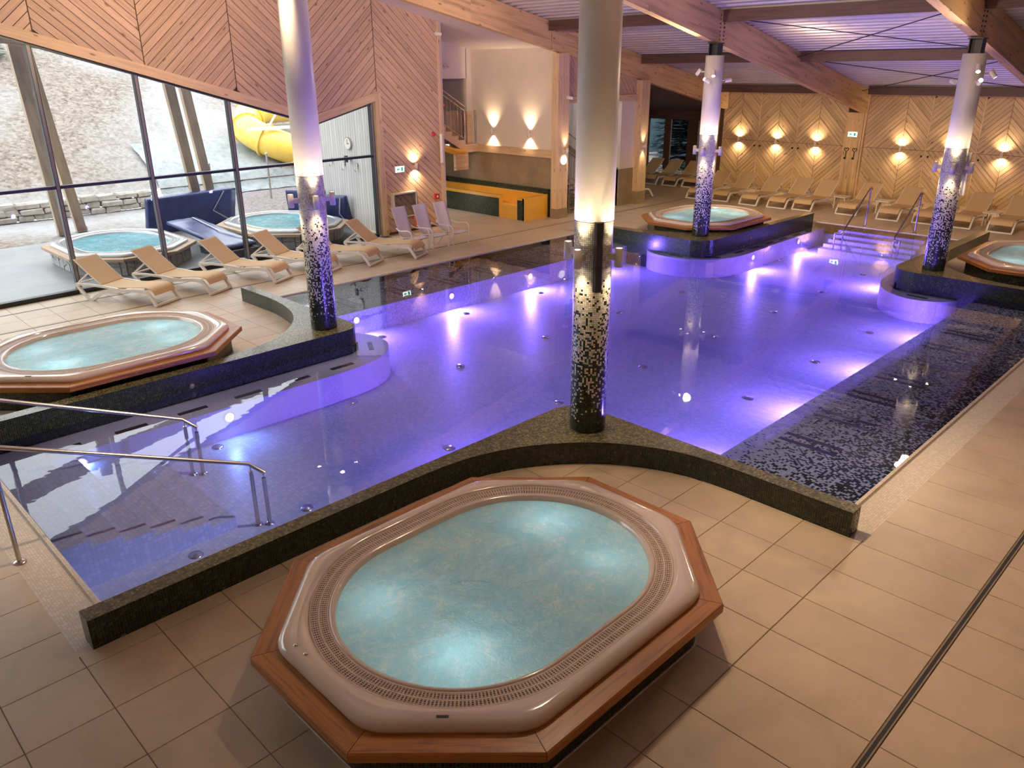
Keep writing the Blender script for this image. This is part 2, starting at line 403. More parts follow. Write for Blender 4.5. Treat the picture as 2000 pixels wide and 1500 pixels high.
m_exitgreen = emit('lit_sign_green', (0.02, 0.35, 0.18), 1.0)
# ------------------------------------------------------------------ setting: deck, pool, walls, roof
def roof_z(x): return 5.60-0.195*(x-18.06)
def wy(x): return 17.70+(x-3.4)*0.0474           # window wall line
XN, YN, XF = -6.0, -6.0, 28.3
PX0, PX1, PY0, PY1 = 1.46, 23.35, 6.10, 10.95       # long arm of the pool
QX0, QX1, QY0, QY1 = 7.15, 17.35, 2.63, 14.50       # cross arm
CX0 = 1.081                                          # outer edge of the near coping, on the tile grid
deck_rects = [(XN, CX0, YN, 17.72), (CX0, PX1+0.1, YN, QY0-0.37), (CX0, QX0, QY0-0.37, PY0), (17.72, PX1+0.1, QY0-0.37, 5.98), (CX0, QX0, PY1, QY1+0.1), (QX1, PX1+0.1, 10.6, QY1+0.1),
              (CX0, 13.1, QY1+0.1, 17.86), (13.1, PX1+0.1, QY1+0.1, 22.5), (PX1+0.1, 29.4, YN, 22.5)]
floor = quick('floor', m_grout, None, lambda g: [g.box(a, b, c, d, -0.30, -0.006) for a, b, c, d in deck_rects])
tag(floor, kind='structure')
quick('sub_base', m_dark, floor, lambda g: g.box(XN, 29.4, YN, 22.5, -1.2, -0.9))
# stoneware tiles on one grid
PT, TX0, TY0 = 0.595, 3.461, 2.262
cells = []
def add_cell(x0, x1, y0, y1):
    for a, b, c, d in deck_rects:
        q0, q1, s0, s1 = max(x0, a), min(x1, b), max(y0, c), min(y1, d)
        if q1-q0 > 0.03 and s1-s0 > 0.03: cells.append((q0, q1, s0, s1))
ys = [TY0+PT*k for k in range(0, 35)]
bands = [(ys[i], ys[i+1]) for i in range(len(ys)-1)] + [(1.19, TY0), (-0.02, 1.13), (-1.21, -0.02), (-2.4, -1.21), (-3.6, -2.4), (-4.8, -3.6), (-6, -4.8)]
for i in range(-16, 44):
    for y0, y1 in bands:
        if y0 > 15.86 and y1 < 15.0: continue
        add_cell(TX0+PT*i, TX0+PT*(i+1), y0, y1)
def in_view(x, y, z=0.0, mar=60):
    d = Vector((x, y, z-CAM_H)); zc = d.dot(fw)
    if zc < 0.3: return False
    u, v = d.dot(r2)/zc*1536.3+1000, d.dot(d2)/zc*1536.3+750
    return -mar < u < 2000+mar and -mar < v < 1500+mar
def tile_geo(g, c, ox=0.0, oy=0.0):
    x0, x1, y0, y1 = c; e = 0.0022; b = 0.003
    x0 += e-ox; x1 -= e+ox; y0 += e-oy; y1 -= e+oy
    vs = [(x0,y0,-0.006),(x1,y0,-0.006),(x1,y1,-0.006),(x0,y1,-0.006),(x0+b,y0+b,0),(x1-b,y0+b,0),(x1-b,y1-b,0),(x0+b,y1-b,0)]
    g.add(vs, [(4,5,6,7),(0,1,5,4),(1,2,6,5),(2,3,7,6),(3,0,4,7)])
vis = sorted([c for c in cells if in_view((c[0]+c[1])/2, (c[2]+c[3])/2)], key=lambda c: math.hypot((c[0]+c[1])/2, (c[2]+c[3])/2))
near = vis[:300]; nearset = set(near); share = {}
for c in near:
    k = (round(c[1]-c[0], 3), round(c[3]-c[2], 3))
    if k not in share:
        g = G(); tile_geo(g, (0, c[1]-c[0], 0, c[3]-c[2])); share[k] = g.mesh('floor_tile', m_tile)
    o = obj('floor_tile', share[k], None, floor); o.location = (c[0], c[2], 0)
g = G()
for c in cells:
    if c not in nearset: tile_geo(g, c)
tag(g.build('floor_tiles_beyond', m_tile, floor), kind='stuff')
m_edge = flat('brown_drain_edge', (0.26, 0.19, 0.14), 0.5)
# drain slots let into the deck
def slot(y0, x0, x1, w, nm, lab):
    t = thing(nm, lab, 'drain', (x0, y0, 0))
    quick('channel', m_slot, t, lambda g: g.box(0, x1-x0, -w/2, w/2, -0.004, 0.0015))
    for sgn in (-1, 1):
        quick('edge_profile', m_edge, t, lambda g: g.box(0, x1-x0, sgn*(w/2+0.008)-0.006, sgn*(w/2+0.008)+0.006, -0.004, 0.003))
slot(1.16, -2, 27, 0.022, 'slot_drain', 'long narrow slot drain crossing the deck beside the near whirlpool')
slot(15.86, -1, 25, 0.02, 'slot_drain', 'slot drain running under the feet of the window loungers')
slot(17.12, -1, 12.9, 0.02, 'slot_drain', 'slot drain close along the foot of the glass wall')
# pale overflow coping round the open edges
cop = thing('pool_coping', 'pale beige mosaic overflow coping along the open pool edges', 'coping')
def coping(g, x0, x1, y0, y1, axis, inner):
    # gentle fall towards the water, inner edge rounded
    if axis == 'x':
        o, i = (x0, x1) if inner > 0 else (x1, x0); s = 1 if inner > 0 else -1
        prof = [(o-s*0.01, -0.003), (o, -0.001), (i-s*0.07, -0.012), (i-s*0.05, 0.012), (i-s*0.015, 0.014), (i, -0.02), (i, -0.3)]
        vs = [(p, y, z) for p, z in prof for y in (y0, y1)]
    else:
        o, i = (y0, y1) if inner > 0 else (y1, y0); s = 1 if inner > 0 else -1
        prof = [(o-s*0.01, -0.003), (o, -0.001), (i-s*0.07, -0.012), (i-s*0.05, 0.012), (i-s*0.015, 0.014), (i, -0.02), (i, -0.3)]
        vs = [(x, p, z) for p, z in prof for x in (x0, x1)]
    fs = [(2*k, 2*k+1, 2*k+3, 2*k+2) for k in range(len(prof)-1)]
    g.add(vs, fs)
quick('coping_strip', m_coping, cop, lambda g: coping(g, CX0, PX0, 6.0, 11.0, 'x', 1))
quick('coping_strip', m_coping, cop, lambda g: coping(g, 7.1, 17.75, QY0-0.376, QY0, 'y', 1))
quick('coping_strip', m_coping, cop, lambda g: coping(g, 7.1, 17.4, QY1, QY1+0.1, 'y', -1))
quick('coping_strip', m_coping, cop, lambda g: coping(g, PX1, PX1+0.1, 6.0, 10.6, 'x', -1))
# ---- pool basin (depths as they look through the water)
ZF, ZB, ZR = -0.62, -0.13, -0.15
basin = thing('pool_basin', 'sunken pool basin of pale mosaic with benches along two sides', 'pool')
def pool_floor(g):
    for a, b, c, d in ((PX0, PX1, 5.98, PY1), (QX0, 17.72, QY0, 5.98), (QX0, QX1, PY1, QY1)):
        g.add([(a,c,ZF),(b,c,ZF),(b,d,ZF),(a,d,ZF)], [(0,1,2,3)])
quick('basin_floor', m_poolmos, basin, pool_floor)
def basin_walls(g):
    P = [(PX0,PY0),(QX0,PY0),(QX0,QY0),(17.72,QY0),(17.72,5.98),(PX1,5.98),(PX1,PY1),(QX1,PY1),(QX1,QY1),(QX0,QY1),(QX0,PY1),(PX0,PY1)]
    for i in range(12):
        a, b = P[i], P[(i+1) % 12]; d = math.dist(a, b)
        g.add([(*a, ZF), (*b, ZF), (*b, -0.02), (*a, -0.02)], [(3, 2, 1, 0)], [[(0, 0.6), (d, 0.6), (d, 0), (0, 0)]])
quick('basin_wall', m_poolmos, basin, basin_walls)
BR, BL = 4.38, 12.86
def bench(g, y0, y1):
    g.add([(QX0, y0, ZB), (17.72, y0, ZB), (17.72, y1, ZB), (QX0, y1, ZB)], [(0, 1, 2, 3)])
quick('mosaic_bench', m_mosb_r, basin, lambda g: bench(g, QY0, BR))
quick('mosaic_bench', m_mosb_l, basin, lambda g: bench(g, BL, QY1))
quick('bench_riser', m_mosb_r, basin, lambda g: g.add([(QX0, BR, ZF), (QX1, BR, ZF), (QX1, BR, ZB), (QX0, BR, ZB)], [(3, 2, 1, 0)], [[(QX0, 4.4), (QX1, 4.4), (QX1, 4.9), (QX0, 4.9)]]))
quick('bench_riser', m_mosb_l, basin, lambda g: g.add([(QX0, BL, ZF), (QX1, BL, ZF), (QX1, BL, ZB), (QX0, BL, ZB)], [(0, 1, 2, 3)], [[(QX0, 12.9), (QX1, 12.9), (QX1, 12.4), (QX0, 12.4)]]))
# air slots in the benches: pairs of dark grilles
m_slotblue = flat('bench_air_grille', (0.06, 0.05, 0.10), 0.5)
for k in range(7):
    for off in (0.0, 0.2):
        x = 8.2+0.72+k*1.02*1.0+off
        for y0, y1 in ((3.35, 4.1), ) :
            quick('air_grille', m_slotblue, basin, lambda g: g.box(x, x+0.075, y0, y1, ZB, ZB+0.006))
for k in range(7):
    for off in (0.0, 0.2):
        x = 8.5+k*1.3+off
        quick('air_grille', m_slotblue, basin, lambda g: g.box(x, x+0.075, 13.1, 14.0, ZB, ZB+0.006))
# entry steps at the near short end and at the far short end
def steps(x_edge, sgn, y0, y1, n, run, rise, z_first):
    for k in range(n):
        xa, xb = x_edge+sgn*run*k, x_edge+sgn*run*(k+1)
        z = z_first-rise*k
        quick('entry_step', m_poolmos, basin, lambda g: g.box(min(xa, xb), max(xa, xb), y0, y1, ZF, z))
steps(PX0, 1, 7.87, 10.25, 6, 0.305, 0.079, -0.085)
steps(PX1, -1, 7.2, 9.6, 5, 0.30, 0.09, -0.09)
# stainless floor nozzles on a regular grid
for k, (x, y) in enumerate([(x, y) for x in (2.7, 4.1, 6.38, 8.68, 10.93, 13.3, 15.68, 18.0, 20.35) for y in (5.6, 7.68, 10.06, 12.42)]):
    inside = (PX0 < x < PX1 and PY0+0.1 < y < PY1-0.1) or (QX0+0.1 < x < QX1-0.1 and BR+0.1 < y < BL-0.1)
    if not inside or (x < 3.5 and y > 7.7): continue
    o = quick('floor_nozzle', m_steel, basin, lambda g: g.lathe([(0.0, 0.022), (0.03, 0.022), (0.05, 0.012), (0.075, 0.012), (0.085, 0.0)], 20))
    o.location = (x, y, ZF)
wat = G()
for a, b, c, d in ((PX0-0.0, PX1, 5.98, PY1), (QX0, 17.72, QY0, 5.98), (QX0, QX1, PY1, QY1)):
    wat.add([(a,c,-0.008),(b,c,-0.008),(b,d,-0.008),(a,d,-0.008)], [(0,1,2,3)])
tag(wat.build('pool_water', m_water), 'calm water filling the cross shaped pool, violet lamp light blended into its blue tint', 'water')

# ---- roof: corrugated sheet, sloping down to the far wall
def corrug(g):
    p = 0.27; x = XN; pts = []
    while x < 29.6:
        for dx, dz in ((0.0, 0.0), (0.085, 0.0), (0.115, 0.10), (0.24, 0.10)): pts.append((x+dx, roof_z(x+dx)+dz))
        x += p
    vs = [(px_, y, z) for px_, z in pts for y in (YN, 18.7)]
    g.add(vs, [(2*i, 2*i+1, 2*i+3, 2*i+2) for i in range(len(pts)-1)])
ceil = quick('ceiling', m_roofmetal, None, corrug); tag(ceil, kind='structure')
def roofslab(g):
    g.add([(XN, YN, roof_z(XN)+0.16), (29.6, YN, roof_z(29.6)+0.16), (29.6, 18.9, roof_z(29.6)+0.16), (XN, 18.9, roof_z(XN)+0.16)], [(0, 1, 2, 3)])
quick('roof_cover', m_dark, ceil, roofslab)
# glulam beams
def beam(y0, y1, lab, x0=XN, x1=28.2, depth=0.73, w=0.2):
    t = thing('glulam_beam', lab, 'beam', (0, 0, 0))
    ya = lambda x: y0+(y1-y0)*(x-15)/(28.2-15) if x > 15 else y0
    def half(xa, xb):
        def f(g):
            vs = []
            for x in (xa, xb):
                zt = roof_z(x)-0.005
                for dy, z in ((-w/2, zt-depth), (w/2, zt-depth), (w/2, zt), (-w/2, zt)): vs.append((x, ya(x)+dy, z))
            L = xb-xa
            g.add(vs, [(0,1,5,4),(1,2,6,5),(2,3,7,6),(3,0,4,7),(3,2,1,0),(4,5,6,7)],
                  [[(xa,0),(xa,w),(xb,w),(xb,0)],[(xa,0),(xa,depth),(xb,depth),(xb,0)],[(xa,0),(xa,w),(xb,w),(xb,0)],[(xa,depth),(xa,0),(xb,0),(xb,depth)],[(0,0),(w,0),(w,depth),(0,depth)],[(0,0),(w,0),(w,depth),(0,depth)]])
        return f
    xs = [x0, 6.9, 15, 18.12, x1]
    quick('timber', m_glulam, t, half(x0, 6.9)); quick('timber', m_glulam, t, half(6.9, 15.0))
    quick('timber', m_glulam, t, half(15.0, 18.10)); quick('timber', m_glulam, t, half(18.14, x1))
    return t, ya
beams = []
for y0, y1, lab, jt in ((16.62, 16.75, 'glulam roof beam above the slide alcove and staircase', False), (11.05, 11.47, 'glulam roof beam bolted over the column by the far whirlpool', True),
                    (5.42, 5.55, 'glulam roof beam bolted over the column by the right whirlpool', True), (-0.2, -0.2, 'glulam roof beam over the near side deck', False)):
    t, ya = beam(y0, y1, lab); beams.append((t, ya))
    if jt:
        z = roof_z(18.12)
        quick('joint_plate', m_blacksteel, t, lambda g: g.box(18.105, 18.135, ya(18.12)-0.085, ya(18.12)+0.085, z-0.73, z-0.02))
        for i in range(7):
            for dx in (-0.09, 0.09):
                b = quick('bolt', m_blacksteel, t, lambda g: g.tube([(0, -0.115, 0), (0, 0.115, 0)], 0.016, 8)); b.location = (18.12+dx, ya(18.12), z-0.1-0.088*i)
        quick('joint_cover', m_trim, t, lambda g: g.box(18.09, 18.15, ya(18.12)-0.104, ya(18.12)-0.098, z-0.72, z-0.02))
# brown purlins between the beams
def purlin(x, ya_, yb_, lab):
    zt = roof_z(x)-0.01
    o = quick('roof_purlin', m_darkwood, None, lambda g: g.box(x-0.06, x+0.06, ya_, yb_, zt-0.26, zt))
    tag(o, lab, 'purlin', 'brown purlins spanning between the roof beams'); return o
for x, nm in ((9.0, 'over the near deck'), (13.4, 'over the middle of the pool'), (18.0, 'above the two far columns'), (22.45, 'above the far short end of the pool'), (27.4, 'close to the far wall')):
    for y0, y1, w in ((11.16+(x > 20)*0.2, 16.52, 'window side bay'), (5.52, 10.94+(x > 20)*0.15, 'middle bay'), (-0.1, 5.32, 'near side bay')):
        purlin(x, y0, y1, 'brown stained purlin %s, %s' % (nm, w))
# wind bracing cables
def cable(a, b, lab):
    o = quick('bracing_cable', m_blacksteel, None, lambda g: g.tube([a, b], 0.012, 6))
    tag(o, lab, 'cable', 'crossed wind bracing cables under the roof')
for xa, xb, nm in ((18.0, 22.4, 'upper'), (22.5, 27.4, 'lower')):
    za, zb = roof_z(xa)-0.16, roof_z(xb)-0.16
    cable((xa+0.1, 11.1+(xa > 20)*0.2, za), (xb, 5.55, zb), 'black bracing cable of the %s roof cross starting high at the middle beam' % nm)
    cable((xa+0.1, 5.55, za), (xb, 11.2+(xa > 20)*0.1, zb), 'black bracing cable of the %s roof cross ending low at the middle beam' % nm)

# ---- window wall (left): chevron boards above a big glazed opening
def head_z(x):  return 3.31-0.282*(x-11.1) if x < 11.1 else 3.31+0.24*(x-11.1)
wall_left = thing('wall_left', None, None); tag(wall_left, kind='structure')
def wmap(u, v, d): return (u, wy(u)-d, v)
def wallback(g):
    xs = [-6, 3.0, 5.03, 7.04, 9.06, 11.1, 13.1]
    for a, b in zip(xs[:-1], xs[1:]):
        g.add([wmap(a, head_z(a), 0), wmap(b, head_z(b), 0), wmap(b, roof_z(b)+0.1, 0), wmap(a, roof_z(a)+0.1, 0)], [(0, 1, 2, 3)])
    g.add([wmap(13.1, 0, 0), wmap(15.35, 0, 0), wmap(15.35, 6.4, 0), wmap(13.1, 6.7, 0)], [(0, 1, 2, 3)])
    # outer skin
    g.add([wmap(13.1, 0, -0.3), wmap(15.35, 0, -0.3), wmap(15.35, 6.4, -0.3), wmap(13.1, 6.7, -0.3)], [(3, 2, 1, 0)])
    for a, b in zip(xs[:-1], xs[1:]):
        g.add([wmap(a, head_z(a), -0.3), wmap(b, head_z(b), -0.3), wmap(b, roof_z(b)+0.1, -0.3), wmap(a, roof_z(a)+0.1, -0.3)], [(3, 2, 1, 0)])
        g.add([wmap(a, head_z(a), -0.3), wmap(b, head_z(b), -0.3), wmap(b, head_z(b), 0), wmap(a, head_z(a), 0)], [(0, 1, 2, 3)])
quick('wall_core', m_gap, wall_left, wallback)
ANG = math.radians(41)
pan = [(-1.0, 1.0, 1), (1.0, 3.02, -1), (3.02, 5.03, 1), (5.03, 7.04, -1), (7.04, 9.06, 1), (9.06, 11.08, -1), (11.08, 13.05, 1), (13.06, 15.24, -1)]
nb = 0; extra = G()
for a, b, s in pan:
    if a > 13: reg = [(a, 0.07), (b, 0.07), (b, roof_z(b)+0.05), (a, roof_z(a)+0.05)]
    else: reg = [(a+0.008, head_z(a)+0.0), (b-0.008, head_z(b)+0.0), (b-0.008, roof_z(b)+0.05), (a+0.008, roof_z(a)+0.05)]
    for p, uv, A in board_polys(reg, s*ANG, 0.148, 0.012, 0.03):
        cx = sum(q[0] for q in p)/len(p); zmin = min(q[1] for q in p)
        seen = a > 3.0 and zmin < 6.1
        if seen:
            g = G(); slab(g, p, uv, wmap, 0.002, 0.022); g.build('wall_board', m_pine, wall_left)
        else: slab(extra, p, uv, wmap, 0.002, 0.022)
tag(extra.build('wall_boards_above', m_pine, wall_left), kind='stuff')
# seams of the chevron panels
for x in (5.03, 7.04, 9.06, 11.08, 13.05):
    z0 = head_z(x) if x < 13 else 3.78
    quick('seam_batten', m_gap, wall_left, lambda g: slab(g, [(x-0.01, z0), (x+0.01, z0), (x+0.01, roof_z(x)), (x-0.01, roof_z(x))], [(0, 0)]*4, wmap, 0.0, 0.024))
# pale trim round the opening
tn = 0
def trim(poly, d0=0.0, d1=0.06, m=None, name=None):
    global tn; tn += 1
    L = math.dist(poly[0], poly[1]); H = math.dist(poly[1], poly[2])
    uv = [(0, 0), (L, 0), (L, H), (0, H)]
    if H > L: uv = [(0, 0), (0, L), (H, L), (H, 0)]
    g = G(); slab(g, poly, uv, wmap, d0, d1); o = g.build('trim_%d' % tn, m or m_trim); tag(o, kind='structure'); return o
TH = 0.21
trim([(-6, head_z(-6)-TH), (11.1, head_z(11.1)-TH), (11.1, head_z(11.1)), (-6, head_z(-6))], -0.12, 0.045)
trim([(11.1, head_z(11.1)-TH), (13.06, head_z(13.06)-TH+0.02), (13.06, head_z(13.06)+0.02), (11.1, head_z(11.1))], -0.12, 0.045)
trim([(12.97, 0.0), (13.16, 0.0), (13.16, 3.8), (12.97, 3.72)], -0.2, 0.05)
trim([(15.24, 0.0), (15.35, 0.0), (15.35, 6.3), (15.24, 6.3)], -0.3, 0.04)
# glazing: profiles and panes
win = thing('window_1', None, None); tag(win, kind='structure')
GD = -0.10
def wbar(poly, d0, d1, m, nm, par): 
    g = G(); slab(g, poly, [(0, 0)]*len(poly), wmap, d0, d1); return g.build(nm, m, par)
mx = [-5.0, -3.05, -1.07, 0.92, 2.92, 4.91, 6.83, 8.83, 10.83, 12.88]
TZ = 2.18
for x in mx:
    zt = head_z(x)-TH+0.02
    o = wbar([(x-0.032, 0.05), (x+0.032, 0.05), (x+0.032, zt), (x-0.032, zt)], GD-0.05, GD+0.075, m_alu_in, 'mullion', win)
    for sx in (-1, 1): wbar([(x+sx*0.036-0.006, 0.05), (x+sx*0.036+0.006, 0.05), (x+sx*0.036+0.006, zt), (x+sx*0.036-0.006, zt)], GD-0.05, GD+0.08, m_alu, 'gasket', o)
for a, b in zip(mx[:-1], mx[1:]):
    za, zb = head_z(a)-TH, head_z(b)-TH
    wbar([(a+0.03, TZ-0.03), (b-0.03, TZ-0.03), (b-0.03, TZ+0.03), (a+0.03, TZ+0.03)], GD-0.05, GD+0.08, m_alu, 'transom', win)
    wbar([(a+0.02, 0.0), (b-0.02, 0.0), (b-0.02, 0.09), (a+0.02, 0.09)], GD-0.05, GD+0.09, m_alu, 'sill_profile', win)
    if a < 11.1 < b:
        hv = head_z(11.1)-TH
        for pa, pz, qa, qz in ((a, za, 11.1, hv), (11.1, hv, b, zb)):
            wbar([(pa, pz-0.045), (qa, qz-0.045), (qa, qz+0.02), (pa, pz+0.02)], GD-0.05, GD+0.08, m_alu, 'head_profile', win)
        wbar([(a+0.03, TZ), (b-0.03, TZ), (b-0.03, zb), (11.1, hv), (a+0.03, za)], GD-0.012, GD+0.012, m_glass, 'pane', win)
    else:
        wbar([(a, za-0.045), (b, zb-0.045), (b, zb+0.02), (a, za+0.02)], GD-0.05, GD+0.08, m_alu, 'head_profile', win)
        wbar([(a+0.03, TZ), (b-0.03, TZ), (b-0.03, zb), (a+0.03, za)], GD-0.012, GD+0.012, m_glass, 'pane', win)
    wbar([(a+0.03, 0.06), (b-0.03, 0.06), (b-0.03, TZ), (a+0.03, TZ)], GD-0.012, GD+0.012, m_glass, 'pane', win)

# ---- far wall with diamond chevrons
wall_far = thing('wall_far', None, None); tag(wall_far, kind='structure')
def fmap(u, v, d): return (XF-d, u, v)            # u = y, seen from inside y runs right to left
quick('wall_core', m_gap, wall_far, lambda g: g.box(XF, XF+0.25, YN, 17.25, 0, 3.75))
FZ, FT = 1.79, 3.46
mods = [(16.84, 16.08, 15.315), (15.315, 14.55, 13.79), (13.79, 13.03, 12.02), (11.36, 10.10, 9.33), (9.33, 8.58, 7.83), (7.83, 7.08, 6.33), (6.33, 5.58, 4.8), (4.8, 4.05, 3.3)]
fb = []
for hi, c, lo in mods:
    for a, b, s in ((c+0.006, hi-0.012, -1), (lo+0.012, c-0.006, 1)):
        for z0, z1, t in ((0.17, FZ-0.006, 1), (FZ+0.006, FT, -1)):
            ang = math.radians(45)*s*(-t)
            fb += board_polys([(a, z0), (b, z0), (b, z1), (a, z1)], ang, 0.118, 0.008, 0.01)
fb = [q for q in fb]
order = sorted(range(len(fb)), key=lambda i: -fb[i][2])
top = set(order[:300]); extra = G()
for i, (p, uv, A) in enumerate(fb):
    if i in top:
        g = G(); slab(g, p, uv, fmap, 0.0, 0.018+0.004*(i % 3)); g.build('wall_board', m_pine_far, wall_far)
    else: slab(extra, p, uv, fmap, 0.0, 0.02)
tag(extra.build('wall_boards_short', m_pine_far, wall_far), kind='stuff')
def ftrim(y0, y1, z0, z1, d0, d1, m=None, nm='batten'):
    L, H = abs(y1-y0), abs(z1-z0)
    uv = [(0, 0), (L, 0), (L, H), (0, H)] if L > H else [(0, 0), (0, L), (H, L), (H, 0)]
    g = G(); slab(g, [(y0, z0), (y1, z0), (y1, z1), (y0, z1)], uv, fmap, d0, d1); return g.build(nm, m or m_trim, wall_far)
for y in (15.315, 13.79, 9.33, 7.83, 6.33, 4.8): ftrim(y-0.013, y+0.013, 0.17, FT, 0, 0.035)
ftrim(11.36, 11.41, 0.0, FT+0.1, 0, 0.12)
for a, b in ((12.0, 17.0), (-6, 11.4)):
    ftrim(a, b, FT, FT+0.05, 0, 0.06); ftrim(a, b, FT+0.05, FT+0.22, 0, 0.09, m_darkwood, 'ring_beam'); ftrim(a, b, 0.0, 0.165, 0, 0.03, m_trim, 'skirting')
ftrim(11.42, 12.0, 0.0, 2.9, 0, 0.16, m_glulam, 'wall_post')
ftrim(-6, 3.3, 0.165, FT, 0, 0.02, m_pine_far, 'plain_panel')

# ---- the corner with the slide alcove, the staircase and the lounge
wall_alcove = thing('wall_alcove', None, None); tag(wall_alcove, kind='structure')
quick('plaster', m_white, wall_alcove, lambda g: (g.box(18.5, 18.6, 16.72, 20.45, 1.99, 4.95), g.box(14.9, 17.1, 20.45, 20.55, 2.0, 5.7), g.box(18.28, 18.5, 20.45, 20.55, 2.0, 4.95), g.box(17.1, 18.3, 20.45, 20.55, 4.06, 5.25), g.box(15.36, 15.46, 18.3, 20.5, 0, 6.3),
                                                  g.box(16.9, 18.6, 22.2, 22.3, 2.0, 4.2), g.box(18.3, 18.4, 20.5, 22.3, 2.0, 4.2), g.box(16.9, 17.0, 20.5, 22.3, 2.0, 4.2), g.box(16.9, 18.6, 20.5, 22.3, 4.1, 4.2)))
quick('stoneware_face', m_greywall, wall_alcove, lambda g: (g.box(18.5, 18.6, 16.72, 22.5, 0, 1.80), g.box(14.9, 18.5, 22.3, 22.4, 0, 2.0)))
quick('timber_ledge', m_trim, wall_alcove, lambda g: (g.box(18.42, 18.62, 16.72, 20.5, 1.79, 2.02), g.box(17.5, 18.5, 20.40, 20.47, 1.80, 2.06)))
quick('door_lining', m_trim, wall_alcove, lambda g: (g.box(18.26, 18.3, 20.43, 20.6, 2.0, 3.05), g.box(18.25, 18.46, 20.42, 20.45, 2.0, 3.05)))
alc = quick('ceiling_alcove', m_white, None, lambda g: (g.add([(13.2, 16.72, 5.98), (18.6, 16.72, 4.90), (18.6, 20.55, 4.90), (13.2, 20.55, 5.98), (13.2, 16.72, 6.08), (18.6, 16.72, 5.0), (18.6, 20.55, 5.0), (13.2, 20.55, 6.08)], [(3, 2, 1, 0), (4, 5, 6, 7), (0, 1, 5, 4), (1, 2, 6, 5), (2, 3, 7, 6), (3, 0, 4, 7)]), g.add([(13.0, 16.72, 5.9), (18.6, 16.72, 4.85), (18.6, 16.72, 5.7), (13.0, 16.72, 6.8)], [(0, 1, 2, 3)])))
tag(alc, kind='structure')
# stone wall of the back of the alcove under the stairs and side closure
post_t = []
def post(x0, x1, y0, y1, z1, lab, base=0.42):
    t = thing('timber_post', lab, 'post', ((x0+x1)/2, (y0+y1)/2, 0)); cx, cy = (x0+x1)/2, (y0+y1)/2
    def f(g):
        for a, b in ((x0, (x0+x1)/2-0.002), ((x0+x1)/2+0.002, x1)):
            vs = [(a-cx,y0-cy,base),(b-cx,y0-cy,base),(b-cx,y1-cy,base),(a-cx,y1-cy,base),(a-cx,y0-cy,z1),(b-cx,y0-cy,z1),(b-cx,y1-cy,z1),(a-cx,y1-cy,z1)]
            uvf = lambda w: [(base, 0), (base, w), (z1, w), (z1, 0)]
            g.add(vs, [(0,1,5,4),(1,2,6,5),(2,3,7,6),(3,0,4,7),(4,5,6,7)], [uvf(b-a), uvf(y1-y0), uvf(b-a), uvf(y1-y0), [(0,0),(0,.2),(.2,.2),(.2,0)]])
    quick('shaft', m_trim, t, f)
    quick('stone_base', m_greywall, t, lambda g: g.box(x0-cx-0.01, x1-cx+0.01, y0-cy-0.01, y1-cy+0.01, 0, base))
    return t
post(18.34, 18.82, 16.46, 16.72, roof_z(18.6)-0.74, 'twin timber post between the slide alcove and the staircase', 0.3)
post(22.38, 22.80, 16.40, 16.72, roof_z(22.6)-0.74, 'twin timber post between the staircase and the dark lounge', 0.42)
post(27.9, 28.28, 17.0, 17.3, 2.95, 'timber post at the end of the far wall beside the dark lounge', 0.15)
wall_stair = thing('wall_stair', None, None); tag(wall_stair, kind='structure')
quick('plaster', m_white, wall_stair, lambda g: (g.box(18.6, 22.7, 19.6, 19.7, 0, 4.2), g.box(21.66, 22.4, 16.66, 16.76, 1.2, 3.45), g.box(22.6, 22.7, 16.72, 22.6, 0, 4.0)))
quick('stoneware_face', m_greywall, wall_stair, lambda g: (g.box(21.64, 22.4, 16.63, 16.78, 0, 1.2), g.box(21.64, 21.72, 16.7, 17.4, 0, 1.25)))
quick('trim_beam', m_trim, wall_stair, lambda g: g.box(18.82, 22.4, 16.56, 16.70, 3.36, 3.54))
ex = []
for p, uv, A in board_polys([(18.82, 3.54), (22.4, 3.54), (22.4, roof_z(22.4)-0.70), (18.82, roof_z(18.82)-0.70)], -math.radians(50), 0.148, 0.009):
    g = G(); slab(g, p, uv, lambda u, v, d: (u, 16.66-d, v), 0, 0.02); g.build('wall_board', m_pine, wall_stair)
quick('board_backing', m_gap, wall_stair, lambda g: g.box(18.82, 22.4, 16.66, 16.72, 3.4, 4.8))
wall_lounge = thing('wall_lounge', None, None); tag(wall_lounge, kind='structure')
LX = 29.4
quick('timber_face', m_darkwood, wall_lounge, lambda g: (g.box(LX, LX+0.1, 17.2, 17.95, 0, 2.4), g.box(LX, LX+0.1, 18.65, 19.15, 0, 2.4), g.box(LX, LX+0.1, 20.0, 20.3, 0, 2.4), g.box(LX, LX+0.1, 21.1, 22.6, 0, 2.4), g.box(LX-0.08, LX+0.1, 17.0, 22.6, 2.34, 2.75), g.box(LX, LX+0.1, 17, 22.6, 0, 0.12)))
quick('lounge_back', m_darkwood, wall_lounge, lambda g: (g.box(22.7, 29.5, 22.5, 22.6, 0, 4.0), g.box(28.55, 29.4, 17.1, 17.25, 0, 3.6)))
quick('lounge_pane', m_glass, wall_lounge, lambda g: [g.box(LX+0.04, LX+0.06, a, b, 0.1, 2.4) for a, b in ((17.95, 18.65), (19.15, 20.0), (20.3, 21.1))])
so = thing('ceiling_lounge', None, None); tag(so, kind='structure')
